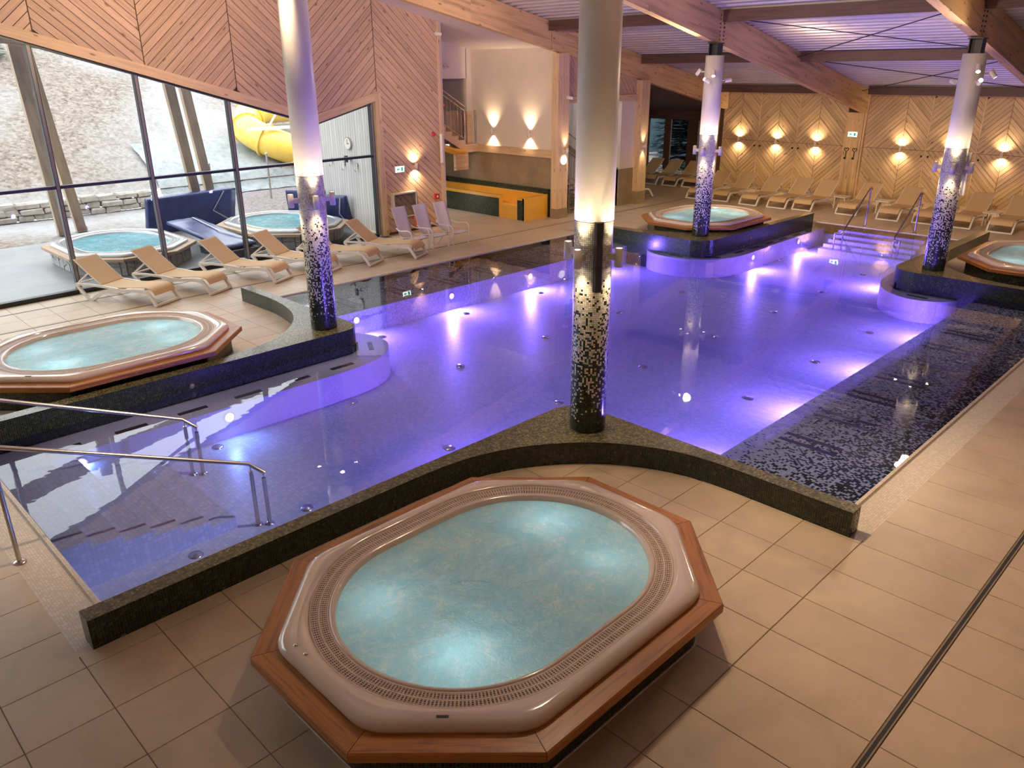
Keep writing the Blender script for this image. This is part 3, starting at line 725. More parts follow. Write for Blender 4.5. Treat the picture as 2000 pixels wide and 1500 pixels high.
for k in range(36):
    y0 = 16.75+k*0.16
    def f(g):
        vs = [(22.7, y0, roof_z(22.7)-0.71), (29.45, y0, roof_z(29.45)-0.71), (29.45, y0+0.15, roof_z(29.45)-0.71), (22.7, y0+0.15, roof_z(22.7)-0.71)]
        g.add(vs+[(v[0], v[1], v[2]+0.02) for v in vs], [(3,2,1,0),(4,5,6,7),(0,1,5,4),(2,3,7,6)], [[(0,0.1*k),(6,0.1*k),(6,0.1*k+.1),(0,0.1*k+.1)]]*4)
    quick('soffit_board', m_darkwood, so, f)
# walls behind the camera, so that the hall is closed
wb = quick('wall_back', m_white, None, lambda g: g.box(XN-0.1, XN, YN, 18.7, 0, 11)); tag(wb, kind='structure')
wr = quick('wall_right', m_pine_far, None, lambda g: g.box(XN, 29.5, YN-0.1, YN, 0, 11)); tag(wr, kind='structure')
# ------------------------------------------------------------------ mosaic corner walls, white seat rings, columns, whirlpools
def arc(cx, cy, r, a0, a1, n=8):
    return [(cx+r*math.cos(math.radians(a0+(a1-a0)*i/n)), cy+r*math.sin(math.radians(a0+(a1-a0)*i/n))) for i in range(n+1)]
def smooth(pts, k=3):
    for _ in range(k):
        q = [pts[0]]
        for a, b in zip(pts[:-1], pts[1:]):
            q += [(a[0]*.75+b[0]*.25, a[1]*.75+b[1]*.25), (a[0]*.25+b[0]*.75, a[1]*.25+b[1]*.75)]
        pts = q+[pts[-1]]
    return pts
HW = 0.28
isl = {
 'near': ([(1.19, 6.19)] + arc(6.90, 5.84, 0.35, 90, 0) + [(7.25, 2.385)],
          [(7.06, 2.385)] + smooth([(7.06, 3.7), (7.04, 4.1), (6.95, 4.47), (6.73, 4.92), (6.43, 5.29), (6.05, 5.6), (5.60, 5.84), (5.1, 5.98), (4.5, 6.006)], 2) + [(1.19, 6.006)]),
 'left': ([(1.19, 10.87)] + arc(6.87, 11.22, 0.35, -90, 0) + [(7.21, 14.80)],
          [(7.01, 14.80)] + smooth([(7.02, 13.6), (6.98, 13.15), (6.88, 12.66), (6.70, 12.22), (6.48, 11.90), (6.20, 11.60), (5.80, 11.33), (5.35, 11.16), (4.6, 11.07)], 2) + [(1.19, 11.07)]),
 'far': ([(23.18, 10.46)] + arc(17.72, 10.98, 0.52, -90, -180) + [(17.2, 14.75)],
         [(17.42, 14.75)] + smooth([(17.42, 13.4), (17.5, 12.9), (17.66, 12.28), (17.98, 11.6), (18.4, 11.15), (18.9, 10.86), (19.5, 10.73), (20.6, 10.68)], 2) + [(23.18, 10.64)]),
 'right': ([(23.55, 6.0)] + arc(18.12, 5.56, 0.56, 90, 180) + [(17.6, 2.4)],
           [(17.82, 2.4)] + smooth([(17.8, 3.5), (17.9, 4.2), (18.15, 4.8), (18.6, 5.28), (19.3, 5.62), (20.5, 5.80)], 2) + [(23.55, 5.80)]),
}
ilab = {'near': 'dark green mosaic corner wall curving behind the near whirlpool, ending in two round signs', 'left': 'dark green mosaic corner wall curving past the whirlpool beside the window loungers',
        'far': 'dark green mosaic corner wall in front of the far whirlpool', 'right': 'dark green mosaic corner wall in front of the whirlpool cut off by the right wall loungers'}
ilab['right'] = 'dark green mosaic corner wall curving past the whirlpool near the far handrails'
ring_off = {'near': 0.0, 'left': 1, 'far': 1, 'right': 1}
islands = {}
for k, (pin, pout) in isl.items():
    poly = pin+pout
    t = thing('mosaic_wall', ilab[k], 'wall'); islands[k] = t
    g = G(); e = 0.012
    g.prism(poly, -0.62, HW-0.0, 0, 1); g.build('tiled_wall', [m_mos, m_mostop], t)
# white seat rings below the water
rings = {'left': smooth([(1.46, 10.22), (3.5, 10.22), (5.2, 10.22), (6.4, 10.22), (7.05, 10.30), (7.5, 10.55), (7.78, 10.95), (7.84, 11.35), (7.72, 11.75), (7.4, 12.15), (7.22, 12.35)], 2) + [(7.1, 11.2), (6.8, 10.95), (1.46, 10.95)],
         'far': smooth([(23.35, 10.16), (21.5, 10.12), (19.6, 10.06), (18.4, 9.98), (17.75, 10.08), (17.25, 10.35), (16.95, 10.8), (16.85, 11.4), (16.95, 11.9), (17.3, 12.3)], 2) + [(17.3, 11.2), (17.6, 10.7), (23.35, 10.6)],
         'right': smooth([(23.35, 6.45), (21.5, 6.5), (19.6, 6.55), (18.5, 6.52), (17.85, 6.35), (17.35, 6.05), (17.05, 5.6), (17.0, 5.2), (17.25, 4.75), (17.7, 4.6)], 2) + [(17.7, 5.5), (18.2, 5.9), (23.35, 5.9)],
         'near': smooth([(1.46, 6.6), (4, 6.6), (6.2, 6.58), (7.0, 6.5), (7.5, 6.2), (7.8, 5.7), (7.75, 5.2), (7.3, 4.6)], 2) + [(7.2, 5.8), (6.9, 6.1), (1.46, 6.1)]}
for k, poly in rings.items():
    if k == 'near': continue
    t = quick('seat_ring', m_whitering, basin, lambda g: g.prism(poly, ZF, ZR))
    # shadow-dark plinth under the seat
# air grilles in the seat rings
def grille(x, y, ang, L=0.42, w=0.085):
    o = quick('air_grille', m_slot, basin, lambda g: g.box(-L/2, L/2, -w/2, w/2, 0, 0.007)); o.location = (x, y, ZR); o.rotation_euler = (0, 0, ang)
for x in (2.3, 3.15, 4.0, 4.85, 5.68, 6.5): grille(x, 10.47, 0.0)
grille(7.42, 10.98, 1.05)
for x in (18.6, 19.4, 20.2, 21.0, 21.8, 22.6): grille(x, 10.27, 0.0)
grille(17.55, 10.42, 2.4); grille(17.1, 11.2, 1.6)
for x in (18.75, 19.7, 20.6): grille(x, 6.24, 0.0)
grille(17.75, 5.98, 0.7); grille(17.3, 5.35, 1.5)
# two round signs on the end face of the near wall
def sign_disc(z, kind, lab):
    t = thing('pictogram_disc', lab, 'sign', (7.155, 2.383, z), 0, 'round white pictograms on the mosaic wall end')
    g = G(); n = 28
    def ringp(r0, r1, d=0.004):
        vs = [(r*math.cos(2*PI*i/n), -d, r*math.sin(2*PI*i/n)) for r in (r0, r1) for i in range(n)]
        g.add(vs, [(i, (i+1) % n, n+(i+1) % n, n+i) for i in range(n)])
    ringp(0.046, 0.054); g.build('ring', m_whitep, t)
    def bar(x0, z0, x1, z1, w=0.007):
        d = Vector((x1-x0, 0, z1-z0)); pz = Vector((-d.z, 0, d.x)).normalized()*w/2
        a = Vector((x0, -0.004, z0)); b = Vector((x1, -0.004, z1)); gg.add([a-pz, b-pz, b+pz, a+pz], [(0, 1, 2, 3)])
    gg = G(); bar(-0.036, 0.034, 0.036, -0.034)
    if kind == 0: bar(-0.02, -0.02, 0.0, 0.025, 0.012); bar(0.0, 0.025, 0.014, 0.0, 0.010); bar(-0.026, -0.027, 0.02, -0.027)
    else: bar(0.0, -0.005, 0.0, 0.03, 0.013); bar(-0.025, 0.01, 0.025, 0.015, 0.009); bar(0.0, -0.005, -0.018, -0.035, 0.009); bar(0.0, -0.005, 0.018, -0.035, 0.009)
    gg.build('pictogram', m_whitep, t)
sign_disc(0.205, 0, 'upper round white no-diving pictogram on the near mosaic wall end')
sign_disc(0.085, 1, 'lower round white no-running pictogram on the near mosaic wall end')
# inlet eyes in the mosaic walls
for x, y in ((4.2, 10.862), (19.5, 10.452)):
    o = quick('inlet_eye', m_steel, islands['left' if y > 10.6 and x < 10 else 'far'], lambda g: g.lathe([(0, 0.012), (0.02, 0.012), (0.04, 0.0)], 16)); o.rotation_euler = (PI/2, 0, 0); o.location = (x, y, 0.06)

# ---- columns
cols = {'c1': (6.75, 11.32), 'c2': (6.79, 5.54), 'c3': (17.93, 11.06), 'c4': (18.16, 5.40)}
clab = {'c1': 'beside the window loungers', 'c2': 'behind the near whirlpool', 'c3': 'in front of the far whirlpool', 'c4': 'near the far handrails'}
CR = 0.215; CT = 2.79
SP = 1.0
def column(k, ang0):
    x, y = cols[k]; zb = roof_z(x)-0.735; zt = zb-0.28
    t = thing('round_column', 'round column %s, mosaic fading from black to white' % clab[k], 'column', (x, y, HW))
    quick('mosaic_sleeve', m_moscol, t, lambda g: g.lathe([(CR, 0.0), (CR, CT-HW)], 48, 0, (0, 0, 0)) if False else mosaic_sleeve(g))
    quick('painted_shaft', m_colwhite, t, lambda g: g.lathe([(CR-0.004, CT-HW), (CR+0.004, CT-HW+0.006), (CR+0.004, zt-HW), (0.0, zt-HW)], 48))
    def head(g):
        for a, b, c, d in ((-0.12, 0.12, -0.12, -0.10), (-0.12, 0.12, 0.10, 0.12), (-0.01, 0.01, -0.1, 0.1)): g.box(a, b, c, d, zt-HW, zb-HW)
        g.box(-0.15, 0.15, -0.14, 0.14, zb-HW-0.02, zb-HW)
    quick('steel_head', m_blacksteel, t, head)
    quick('sleeve_seam', m_dark, t, lambda g: g.lathe([(CR-0.002, CT-HW-0.004), (CR+0.003, CT-HW), (CR-0.002, CT-HW+0.004)], 48))
    for i in range(4):
        a = ang0+i*PI/2
        L = thing('column_lamp', 'white tube lamp on the column %s, %s' % (clab[k], ('far wall side', 'glass wall side', 'near end side', 'near deck side')[i]), 'lamp', (x+math.cos(a)*(CR+0.115), y+math.sin(a)*(CR+0.115), 2.41), a, 'tube lamps ringed round the columns')
        quick('housing', m_whitep, L, lambda g: g.lathe([(0.036, -0.10), (0.046, -0.105), (0.046, 0.105), (0.036, 0.10)], 20))
        quick('bracket', m_whitep, L, lambda g: g.box(-0.125, -0.04, -0.03, 0.03, -0.035, 0.035))
        for s in (1, -1):
            quick('lens', m_bulb, L, lambda g: g.lathe([(0.0, s*0.092), (0.036, s*0.092)], 18))
            lamp('SPOT', 'beam_up' if s > 0 else 'beam_down', (0, 0, s*0.108), 21*SP, WARM, L, 0.03, (-0.2, 0, s), 74, 1.0)
    # spotlights on the upper shaft, aimed out over pool and deck
def mosaic_sleeve(g):
    n = 48; z0, z1 = HW, CT
    for i in range(n):
        a0, a1 = 2*PI*i/n, 2*PI*(i+1)/n; u0, u1 = i*CR*2*PI/n, (i+1)*CR*2*PI/n
        vs = [(CR*math.cos(a), CR*math.sin(a), z-HW) for a, z in ((a0, z0), (a1, z0), (a1, z1), (a0, z1))]
        g.add(vs, [(0, 1, 2, 3)], [[(u0, z0), (u1, z0), (u1, z1), (u0, z1)]], 0, True)
for k, a in (('c1', -0.35), ('c2', 0.15), ('c3', 0.2), ('c4', 0.3)): column(k, a)

def spotlight(k, ang, z, aim, energy, cone=70, color=WARM):
    x, y = cols[k]; p = Vector((x+math.cos(ang)*(CR+0.15), y+math.sin(ang)*(CR+0.15), z))
    d = (Vector(aim)-p).normalized()
    t = thing('column_spotlight', 'swivel spotlight on the column %s, %s' % (clab[k], 'turned up to the roof' if aim[2] > 3 else 'aimed down'), 'spotlight', p, 0, 'swivel spotlights high on the columns')
    def f(g):
        g.tube([-d*0.07, d*0.09], 0.045, 14); 
    quick('housing', m_whitep, t, f)
    w = Vector((x, y, z))-p
    quick('bracket', m_whitep, t, lambda g: g.tube([Vector((0, 0, 0)), w*0.6], 0.014, 8))
    quick('lens', m_bulb, t, lambda g: g.tube([d*0.0905, d*0.092], 0.036, 14))
    lamp('SPOT', 'beam', d*0.11, energy, color, t, 0.10, d, cone, 0.9)
SD, SU = 330, 950
for k, ang, z, aim, e in (
    ('c1', 4.2, 5.75, (4.0, 12.5, 0), SD), ('c1', 5.2, 5.75, (8, 8.0, 0), SD), ('c1', 2.4, 5.75, (6.0, 16.5, 0), SD*0.7), ('c1', 0.9, 5.75, (12.5, 16.2, 0), SD), ('c1', 0.6, 5.55, (17.0, 18.6, 2.6), SD*3.0),
    ('c1', 3.3, 5.55, (2.0, 10.5, 7.6), SU*0.7), ('c1', 1.57, 5.55, (7.0, 16.5, 7.4), SU), ('c1', 0.0, 5.55, (11.5, 12.0, 6.6), SU),
    ('c2', 3.6, 5.75, (3.9, 3.8, 0), SD*0.55), ('c2', 4.9, 5.75, (7.4, 0.8, 0), SD*2.3), ('c2', 0.2, 5.75, (11.0, 3.5, 0), SD), ('c2', 2.4, 5.75, (2.4, 9.0, 0), SD*3.2),
    ('c2', 3.9, 5.55, (1.5, 2.0, 7.8), SU*0.7), ('c2', 5.2, 5.55, (9.0, 0.0, 6.9), SU), ('c2', 0.8, 5.55, (11.5, 8.0, 6.6), SU),
    ('c3', 3.7, 4.22, (14.5, 9.0, 0), SD*0.7), ('c3', 0.6, 4.35, (24.2, 13.2, 0), SD*2.0), ('c3', 1.9, 4.25, (17.5, 15.0, 0), SD*0.9), ('c3', 3.3, 4.05, (13.0, 13.0, 6.2), SU*0.55), ('c3', 5.6, 4.05, (21.5, 8.0, 4.6), SU*0.09),
    ('c4', 3.7, 4.30, (14.0, 3.5, 0), SD*0.7), ('c4', 3.9, 4.05, (13.0, 2.5, 6.2), SU*0.55), ('c4', 0.3, 4.3, (24.5, 7.5, 0), SD*2.0), ('c4', 5.0, 4.2, (19.5, 2.0, 0), SD*0.7), ('c4', 1.2, 4.05, (21.0, 8.5, 4.6), SU*0.09)):
    spotlight(k, ang, z, aim, e, (72 if k in ('c1', 'c2') else 84) if aim[2] == 0 and e < SD*3 else 46 if aim[2] == 0 else 40 if aim[2] == 2.6 else 112)

# flat line loudspeakers
def speaker(loc, rz, m, lab, h=0.76, w=0.10, d=0.07):
    t = thing('line_speaker', lab, 'speaker', loc, rz)
    def f(g):
        g.prism([(-w/2, -d/2), (-w/2+0.02, -d), (w/2-0.02, -d), (w/2, -d/2), (w/2, 0), (-w/2, 0)], -h/2, h/2, 0, None, True)
    quick('cabinet', m, t, f)
    quick('wall_bracket', m_steel, t, lambda g: (g.box(-0.02, 0.02, 0, 0.05, -h/2+0.06, -h/2+0.1), g.box(-0.02, 0.02, 0, 0.05, h/2-0.1, h/2-0.06)))
m_spk = flat('dark_grey_cloth', (0.055, 0.05, 0.05), 0.8)
vx, vy = -6.79+0.9, -5.54
speaker((6.79-0.18, 5.54-0.215, 2.43), math.radians(-40), m_spk, 'dark grey slim line speaker on the column behind the near whirlpool')
speaker((18.16+0.24, 5.40-0.16, 2.27), math.radians(55), m_whitep, 'white slim line speaker on the column near the far handrails', 0.86, 0.13)

# ---- whirlpools
def octo(hx, hy, c, r=0.0):
    P = [(hx, -(hy-c)), (hx, hy-c), (hx-c, hy), (-(hx-c), hy), (-hx, hy-c), (-hx, -(hy-c)), (-(hx-c), -hy), (hx-c, -hy)]
    if r <= 0: return P
    out = []
    for i in range(8):
        p0, p, p1 = Vector(P[i-1]), Vector(P[i]), Vector(P[(i+1) % 8])
        a = (p0-p).normalized(); b = (p1-p).normalized(); q = r*math.tan(PI/8)
        A, B = p+a*q, p+b*q
        for s in range(5):
            u = s/4; m_ = A*(1-u)**2+p*2*u*(1-u)+B*u*u; out.append((m_.x, m_.y))
    return out
def ray_poly(P, th):
    dx, dy = math.cos(th), math.sin(th); best = None
    for i in range(len(P)):
        (ax, ay), (bx, by) = P[i], P[(i+1) % len(P)]
        ex, ey = bx-ax, by-ay; den = dx*ey-dy*ex
        if abs(den) < 1e-9: continue
        t = (ax*ey-ay*ex)/den; s = (ax*dy-ay*dx)/den
        if t > 0 and -1e-6 <= s <= 1+1e-6: best = t if best is None else max(best, t)
    return (best*dx, best*dy)
def stad(R, L, n=160):
    """points of a stadium, even along its length"""
    per = 2*PI*R+4*L; out = []
    for i in range(n):
        s = i/n*per
        if s < PI*R: a = -PI/2+s/R; out.append((L+R*math.cos(a), R*math.sin(a)))
        elif s < PI*R+2*L: out.append((L-(s-PI*R), R))
        elif s < 2*PI*R+2*L: a = PI/2+(s-PI*R-2*L)/R; out.append((-L+R*math.cos(a), R*math.sin(a)))
        else: out.append((-L+(s-2*PI*R-2*L), -R))
    return out
HX, HY, CH = 1.895, 1.485, 0.872
ZW = 0.42
STL = 0.38
def make_tub(lab, loc, rz, out=False):
    t = thing('whirlpool_tub', lab, 'whirlpool', loc, rz)
    mw = m_iroko_out if out else m_iroko; ma = m_acryl_out if out else m_acryl
    if not out:
        quick('mosaic_plinth', m_mos, t, lambda g: g.prism(octo(HX-0.15, HY-0.15, CH-0.06, 0.22), 0, ZW-0.06, cap=False))
        quick('plinth_joint', m_whitering, t, lambda g: g.prism(octo(HX-0.142, HY-0.142, CH-0.06, 0.22), 0.0, 0.012))
    else:
        core = quick('stone_plinth', m_mortar, t, lambda g: g.prism(octo(HX-0.17, HY-0.17, CH-0.06), 0, ZW-0.05))
        # crazy-paved facing: irregular flat stones on every side
        P = octo(HX-0.165, HY-0.165, CH-0.06)
        rnd = random.Random(5)
        for i in range(8):
            a, b = Vector(P[i]), Vector(P[(i+1) % 8]); Ls = (b-a).length; dr = (b-a).normalized(); nn = Vector((dr.y, -dr.x))
            u = 0.0
            while u < Ls-0.03:
                w = min(rnd.uniform(0.16, 0.34), Ls-u); z0, z1 = 0.0, ZW-0.055; sp_ = rnd.uniform(0.12, 0.26); tl = rnd.uniform(-0.05, 0.05)
                for (zz0, zz1) in ((z0, sp_), (sp_, z1)):
                    e = 0.008
                    q = [(u+e, zz0+e+(tl if zz0 > 0 else 0)), (u+w-e, zz0+e-(tl if zz0 > 0 else 0)), (u+w-e-0.01, zz1-e-(tl if zz1 < z1 else 0)), (u+e+0.01, zz1-e+(tl if zz1 < z1 else 0))]
                    f = lambda uu, vv, d: (a.x+dr.x*uu+nn.x*d, a.y+dr.y*uu+nn.y*d, vv)
                    g = G(); slab(g, q, q, f, -0.005, 0.018+rnd.uniform(0, 0.012)); g.build('facing_stone', m_facing, core)
                u += w
    # mitred timber collar
    Po = octo(HX, HY, CH); Pi = octo(HX-0.19, HY-0.19, CH-0.11)
    for i in range(8):
        j = (i+1) % 8; a, b, c, d = Vector(Po[i]), Vector(Po[j]), Vector(Pi[j]), Vector(Pi[i])
        dr = (b-a).normalized()*0.0025
        q = [a+dr, b-dr, c-dr, d+dr]
        if (b-a).cross(c-a) < 0: q = q[::-1]
        L = (b-a).length; vs = []
        bev = 0.012; cen = Vector((0, 0))
        for z, ins in ((ZW-0.072, 0.0), (ZW-bev, 0.0), (ZW, bev)):
            for n_, p in enumerate(q):
                pp = p.copy()
                if n_ < 2:
                    inn = (q[3-n_]-p).normalized(); pp = p+inn*ins
                vs.append((pp.x, pp.y, z))
        fs = [(8, 9, 10, 11), (3, 2, 1, 0)]; uvs = [[(0, 0), (L, 0), (L-0.08, 0.19), (0.08, 0.19)], [(0, 0), (L, 0), (L, .19), (0, .19)]]
        for lv in (0, 4):
            for k in range(4):
                k2 = (k+1) % 4; fs.append((lv+k, lv+k2, lv+4+k2, lv+4+k)); w = L if k in (0, 2) else 0.19
                uvs.append([(0, 0.3), (w, 0.3), (w, 0.37), (0, 0.37)])
        g = G(); g.add(vs, fs, uvs); g.build('collar_plank', mw, t)
    # acrylic shell: octagonal rim lofted to a stadium bowl
    n = 160
    th = [math.atan2(q[1], q[0]) for q in stad(1.19, STL, n)]
    rings_ = []
    for ins, z in ((0.20, ZW-0.04), (0.165, ZW), (0.160, ZW+0.03), (0.172, ZW+0.058), (0.20, ZW+0.075), (0.235, ZW+0.08)):
        P = octo(HX-ins, HY-ins, CH-0.10, 0.34)
        rings_.append([(*ray_poly(P, a), z) for a in th])
    for R, z in ((1.215, ZW+0.074), (1.20, ZW+0.066), (1.195, ZW+0.03), (1.05, ZW+0.03), (1.045, ZW+0.06), (1.03, ZW+0.068), (1.005, ZW+0.055), (0.99, ZW-0.02), (0.93, ZW-0.3), (0.5, ZW-0.36), (0.02, ZW-0.36)):
        L = STL if R > 0.9 else STL*R
        rings_.append([(x, y, z) for x, y in stad(R, L, n)])
    vs = [p for R_ in rings_ for p in R_]; fs = []; mi = []
    g = G()
    for i in range(len(rings_)-1):
        ff = [(i*n+k, i*n+(k+1) % n, (i+1)*n+(k+1) % n, (i+1)*n+k) for k in range(n)]
        fs += ff; mi += [1 if i == 8 else 0]*n  # channel under the grate coloured dark for the shade inside it
    g.add(vs, fs, None, 0, True); g.mi = mi
    sh = g.build('acrylic_shell', [ma, m_dark], t)
    # overflow grate: radial bars and ring strips
    g = G(); nb_ = 330; z = ZW+0.058
    so_ = stad(1.19, STL, nb_)
    for i in range(nb_):
        o_ = Vector(so_[i]); cx_ = max(-STL, min(STL, o_.x)); nn = (o_-Vector((cx_, 0))).normalized(); tt = Vector((-nn.y, nn.x))
        for r0, r1 in ((1.054, 1.118), (1.126, 1.19)):
            c0 = Vector((cx_, 0))+nn*r0; c1 = Vector((cx_, 0))+nn*r1; w = 0.0062
            vs = [(*(c0-tt*w), z), (*(c1-tt*w), z), (*(c1+tt*w), z), (*(c0+tt*w), z), (*(c0-tt*w), z-0.02), (*(c1-tt*w), z-0.02), (*(c1+tt*w), z-0.02), (*(c0+tt*w), z-0.02)]
            g.add(vs, [(0, 1, 2, 3), (0, 4, 5, 1), (2, 6, 7, 3)])
    for r, w in ((1.055, 0.008), (1.072, 0.003), (1.088, 0.003), (1.104, 0.003), (1.122, 0.009), (1.140, 0.003), (1.156, 0.003), (1.172, 0.003), (1.188, 0.008)):
        a, b = stad(r-w, STL, 160), stad(r+w, STL, 160)
        g.add([(*p, z+0.001) for p in a]+[(*p, z+0.001) for p in b], [(i, (i+1) % 160, 160+(i+1) % 160, 160+i) for i in range(160)])
    if not out: tag(g.build('overflow_grate', m_grate, t), kind='stuff')
    else: tag(g.build('overflow_grate', m_acryl_out, t), kind='stuff')
    # churning water
    g = G(); nr, na = 44, 150; vs = []
    seed = random.Random(int(loc[0]*100)+3).uniform(0, 50)
    for i in range(nr+1):
        f_ = i/nr
        for p in stad(1.0*max(f_, 0.004), STL*min(1, f_*1.0+0.0), na):
            amp = 0.02*(1-f_**6)+0.004
            h = mnoise.fractal(Vector((p[0]*2.4+seed, p[1]*2.4, seed)), 1.0, 2.0, 4)*amp + abs(mnoise.noise(Vector((p[0]*5, p[1]*5+seed, 3.3))))*amp*0.8
            vs.append((p[0], p[1], ZW+0.012+h))
    fs = [(i*na+k, i*na+(k+1) % na, (i+1)*na+(k+1) % na, (i+1)*na+k) for i in range(nr) for k in range(na)]
    g.add(vs, fs, None, 0, True)
    g.build('bubbling_water', m_foam_out if out else m_foam, t)
    if not out:
        for lx, ly, le in ((-0.80, -0.45, 3.6), (0.95, 0.30, 2.4), (0.85, -0.45, 1.6), (-0.85, 0.45, 1.8)):
            tl_ = quick('tub_lamp', m_steel, t, lambda g: g.lathe([(0, 0.02), (0.06, 0.018), (0.07, 0.0)], 16, 0, (lx, ly, ZW-0.37)))
            lamp('POINT', 'tub_glow', (lx, ly, ZW-0.27), le*1.6, (0.70, 0.93, 1.0), t, 0.05)
        # two push buttons and a rim plate
        for dy in (-0.05, 0.08):
            quick('push_button', m_steel, t, lambda g: g.lathe([(0, 0.012), (0.012, 0.010), (0.018, 0.0)], 14, 0, (-1.64, 0.32+dy, ZW+0.078)))
        quick('rim_plate', m_blacksteel, t, lambda g: g.box(-0.04, 0.04, -0.008, 0.008, ZW+0.078, ZW+0.083)).matrix_local = Matrix.Translation((-1.33, -0.86, 0)) @ Matrix.Rotation(-PI/4, 4, 'Z')
    return t
m_mortar = flat('grey_mortar', (0.2, 0.2, 0.195), 0.9)
m_facing = stone('pale_stone_facing', [(0.24, 0.24, 0.24), (0.34, 0.335, 0.325), (0.42, 0.415, 0.405)], 7.0, 0.8, 0.3)
make_tub('large whirlpool in front with octagonal brown timber collar and ivory grate', (3.735, 3.93, 0), 0)
make_tub('whirlpool with brown timber collar on the deck beside the window loungers', (3.69, 12.56, 0), 0)
make_tub('whirlpool with timber collar behind the far column, before the row of loungers', (19.85, 12.12, 0), 0)
make_tub('whirlpool with timber collar standing past the column near the far handrails', (20.3, 3.80, 0), 0)
# ------------------------------------------------------------------ loungers, chairs, tables
def rounded(pts, k=2):
    """corner cutting for 3-D polylines"""
    for _ in range(k):
        q = [pts[0]]
        for a, b in zip(pts[:-1], pts[1:]):
            q.append(tuple(a[i]*.75+b[i]*.25 for i in range(3))); q.append(tuple(a[i]*.25+b[i]*.75 for i in range(3)))
        pts = q+[pts[-1]]
    return pts
def lounger_proto():
    t = bpy.data.objects.new('sun_lounger', None); link(t)
    def sling(g, pts, y0=-0.285, y1=0.285, th=0.012):
        n = len(pts); vs = []
        for x, z in pts: vs += [(x, y0, z), (x, y1, z)]
        m = len(vs); vs += [(a, b, c-th) for a, b, c in vs]
        fs = []
        for i in range(n-1):
            a = 2*i; fs += [(a, a+2, a+3, a+1), (m+a+1, m+a+3, m+a+2, m+a), (a, m+a, m+a+2, a+2), (a+1, a+3, m+a+3, m+a+1)]
        fs += [(0, 1, m+1, m), (2*n-2, m+2*n-2, m+2*n-1, 2*n-1)]
        g.add(vs, fs, None, 0, False)
    seat = [p for p in rounded([(-1.37, 0, 0.335), (-1.1, 0, 0.315), (-0.8, 0, 0.325), (-0.45, 0, 0.36), (-0.24, 0, 0.375), (-0.10, 0, 0.34), (-0.03, 0, 0.235)], 2)]
    quick('sling_seat', m_sling, t, lambda g: sling(g, [(p[0], p[2]) for p in seat]))
    back = [(-1.36, 0.345), (-1.55, 0.49), (-1.75, 0.645), (-1.93, 0.80), (-1.96, 0.815)]
    bk = quick('backrest', m_sling, t, lambda g: sling(g, back))
    for s in (-1, 1):
        quick('back_rail', m_whitep, bk, lambda g: g.tube([(x, s*0.29, z-0.005) for x, z in back], 0.012, 8))
        prof = rounded([(0.0, 0, 0.02), (-0.13, 0, 0.22), (-0.20, 0, 0.295), (-0.45, 0, 0.30), (-0.9, 0, 0.262), (-1.3, 0, 0.20), (-1.5, 0, 0.10), (-1.60, 0, 0.022), (-1.68, 0, 0.022), (-1.8, 0, 0.10), (-1.99, 0, 0.315)], 2)
        sf = quick('side_frame', m_whitep, t, lambda g: g.sweep([(p[0], s*0.315, p[2]) for p in prof], (0, 1, 0), 0.042, 0.064))
        quick('brace', m_whitep, t, lambda g: g.sweep([(-1.99, s*0.315, 0.315), (-1.66, s*0.315, 0.325), (-1.3, s*0.315, 0.315), (-0.9, s*0.315, 0.285)], (0, 1, 0), 0.038, 0.044))
        quick('support_strut', m_whitep, t, lambda g: g.sweep([(-1.99, s*0.25, 0.33), (-1.66, s*0.25, 0.56)], (0, 1, 0), 0.022, 0.03))
    quick('foot_bar', m_whitep, t, lambda g: g.box(-0.035, 0.02, -0.33, 0.33, 0.012, 0.052))
    quick('foot_pad', m_black, t, lambda g: g.box(-0.03, 0.015, -0.32, 0.32, 0.0, 0.012))
    for x in (-1.6, -1.72):
        pass
    quick('rear_bar', m_whitep, t, lambda g: g.tube([(-1.98, -0.32, 0.315), (-1.98, 0.32, 0.315)], 0.018, 8))
    quick('cross_bar', m_whitep, t, lambda g: g.tube([(-0.9, -0.31, 0.27), (-0.9, 0.31, 0.27)], 0.012, 8))
    for s in (-1, 1): quick('rear_wheel', m_black, t, lambda g: g.tube([(-1.64, s*0.315-0.02, 0.018), (-1.64, s*0.315+0.02, 0.018)], 0.02, 12))
    return t
proto = lounger_proto(); used = [False]
def lounger(x, y, ang, lab, grp):
    o = proto if not used[0] else copy_tree(proto)
    used[0] = True; o.location = (x, y, 0); o.rotation_euler = (0, 0, math.radians(ang)); tag(o, lab, 'sun lounger', grp); return o
A_L = math.degrees(math.atan2(-0.9, 0.435))
GL = 'beige sun loungers along the glass wall'
for (x, y), lab in zip([(5.89, 15.72), (7.04, 15.78), (8.47, 15.69), (9.70, 15.60), (10.83, 15.50), (12.08, 15.33)],
    ['beige sling lounger at the open end of the window row, beside the whirlpool', 'second beige sling lounger of the window row, counted from the window side whirlpool', 'third beige sling lounger of the window row, before the first outdoor cover',
     'beige sling lounger of the window row standing behind the mosaic column', 'beige sling lounger just past the mosaic column in the window row', 'beige sling lounger of the window row next to the white armchairs']):
    lounger(x, y, A_L, lab, GL)
GF = 'beige sun loungers along the chevron wall'
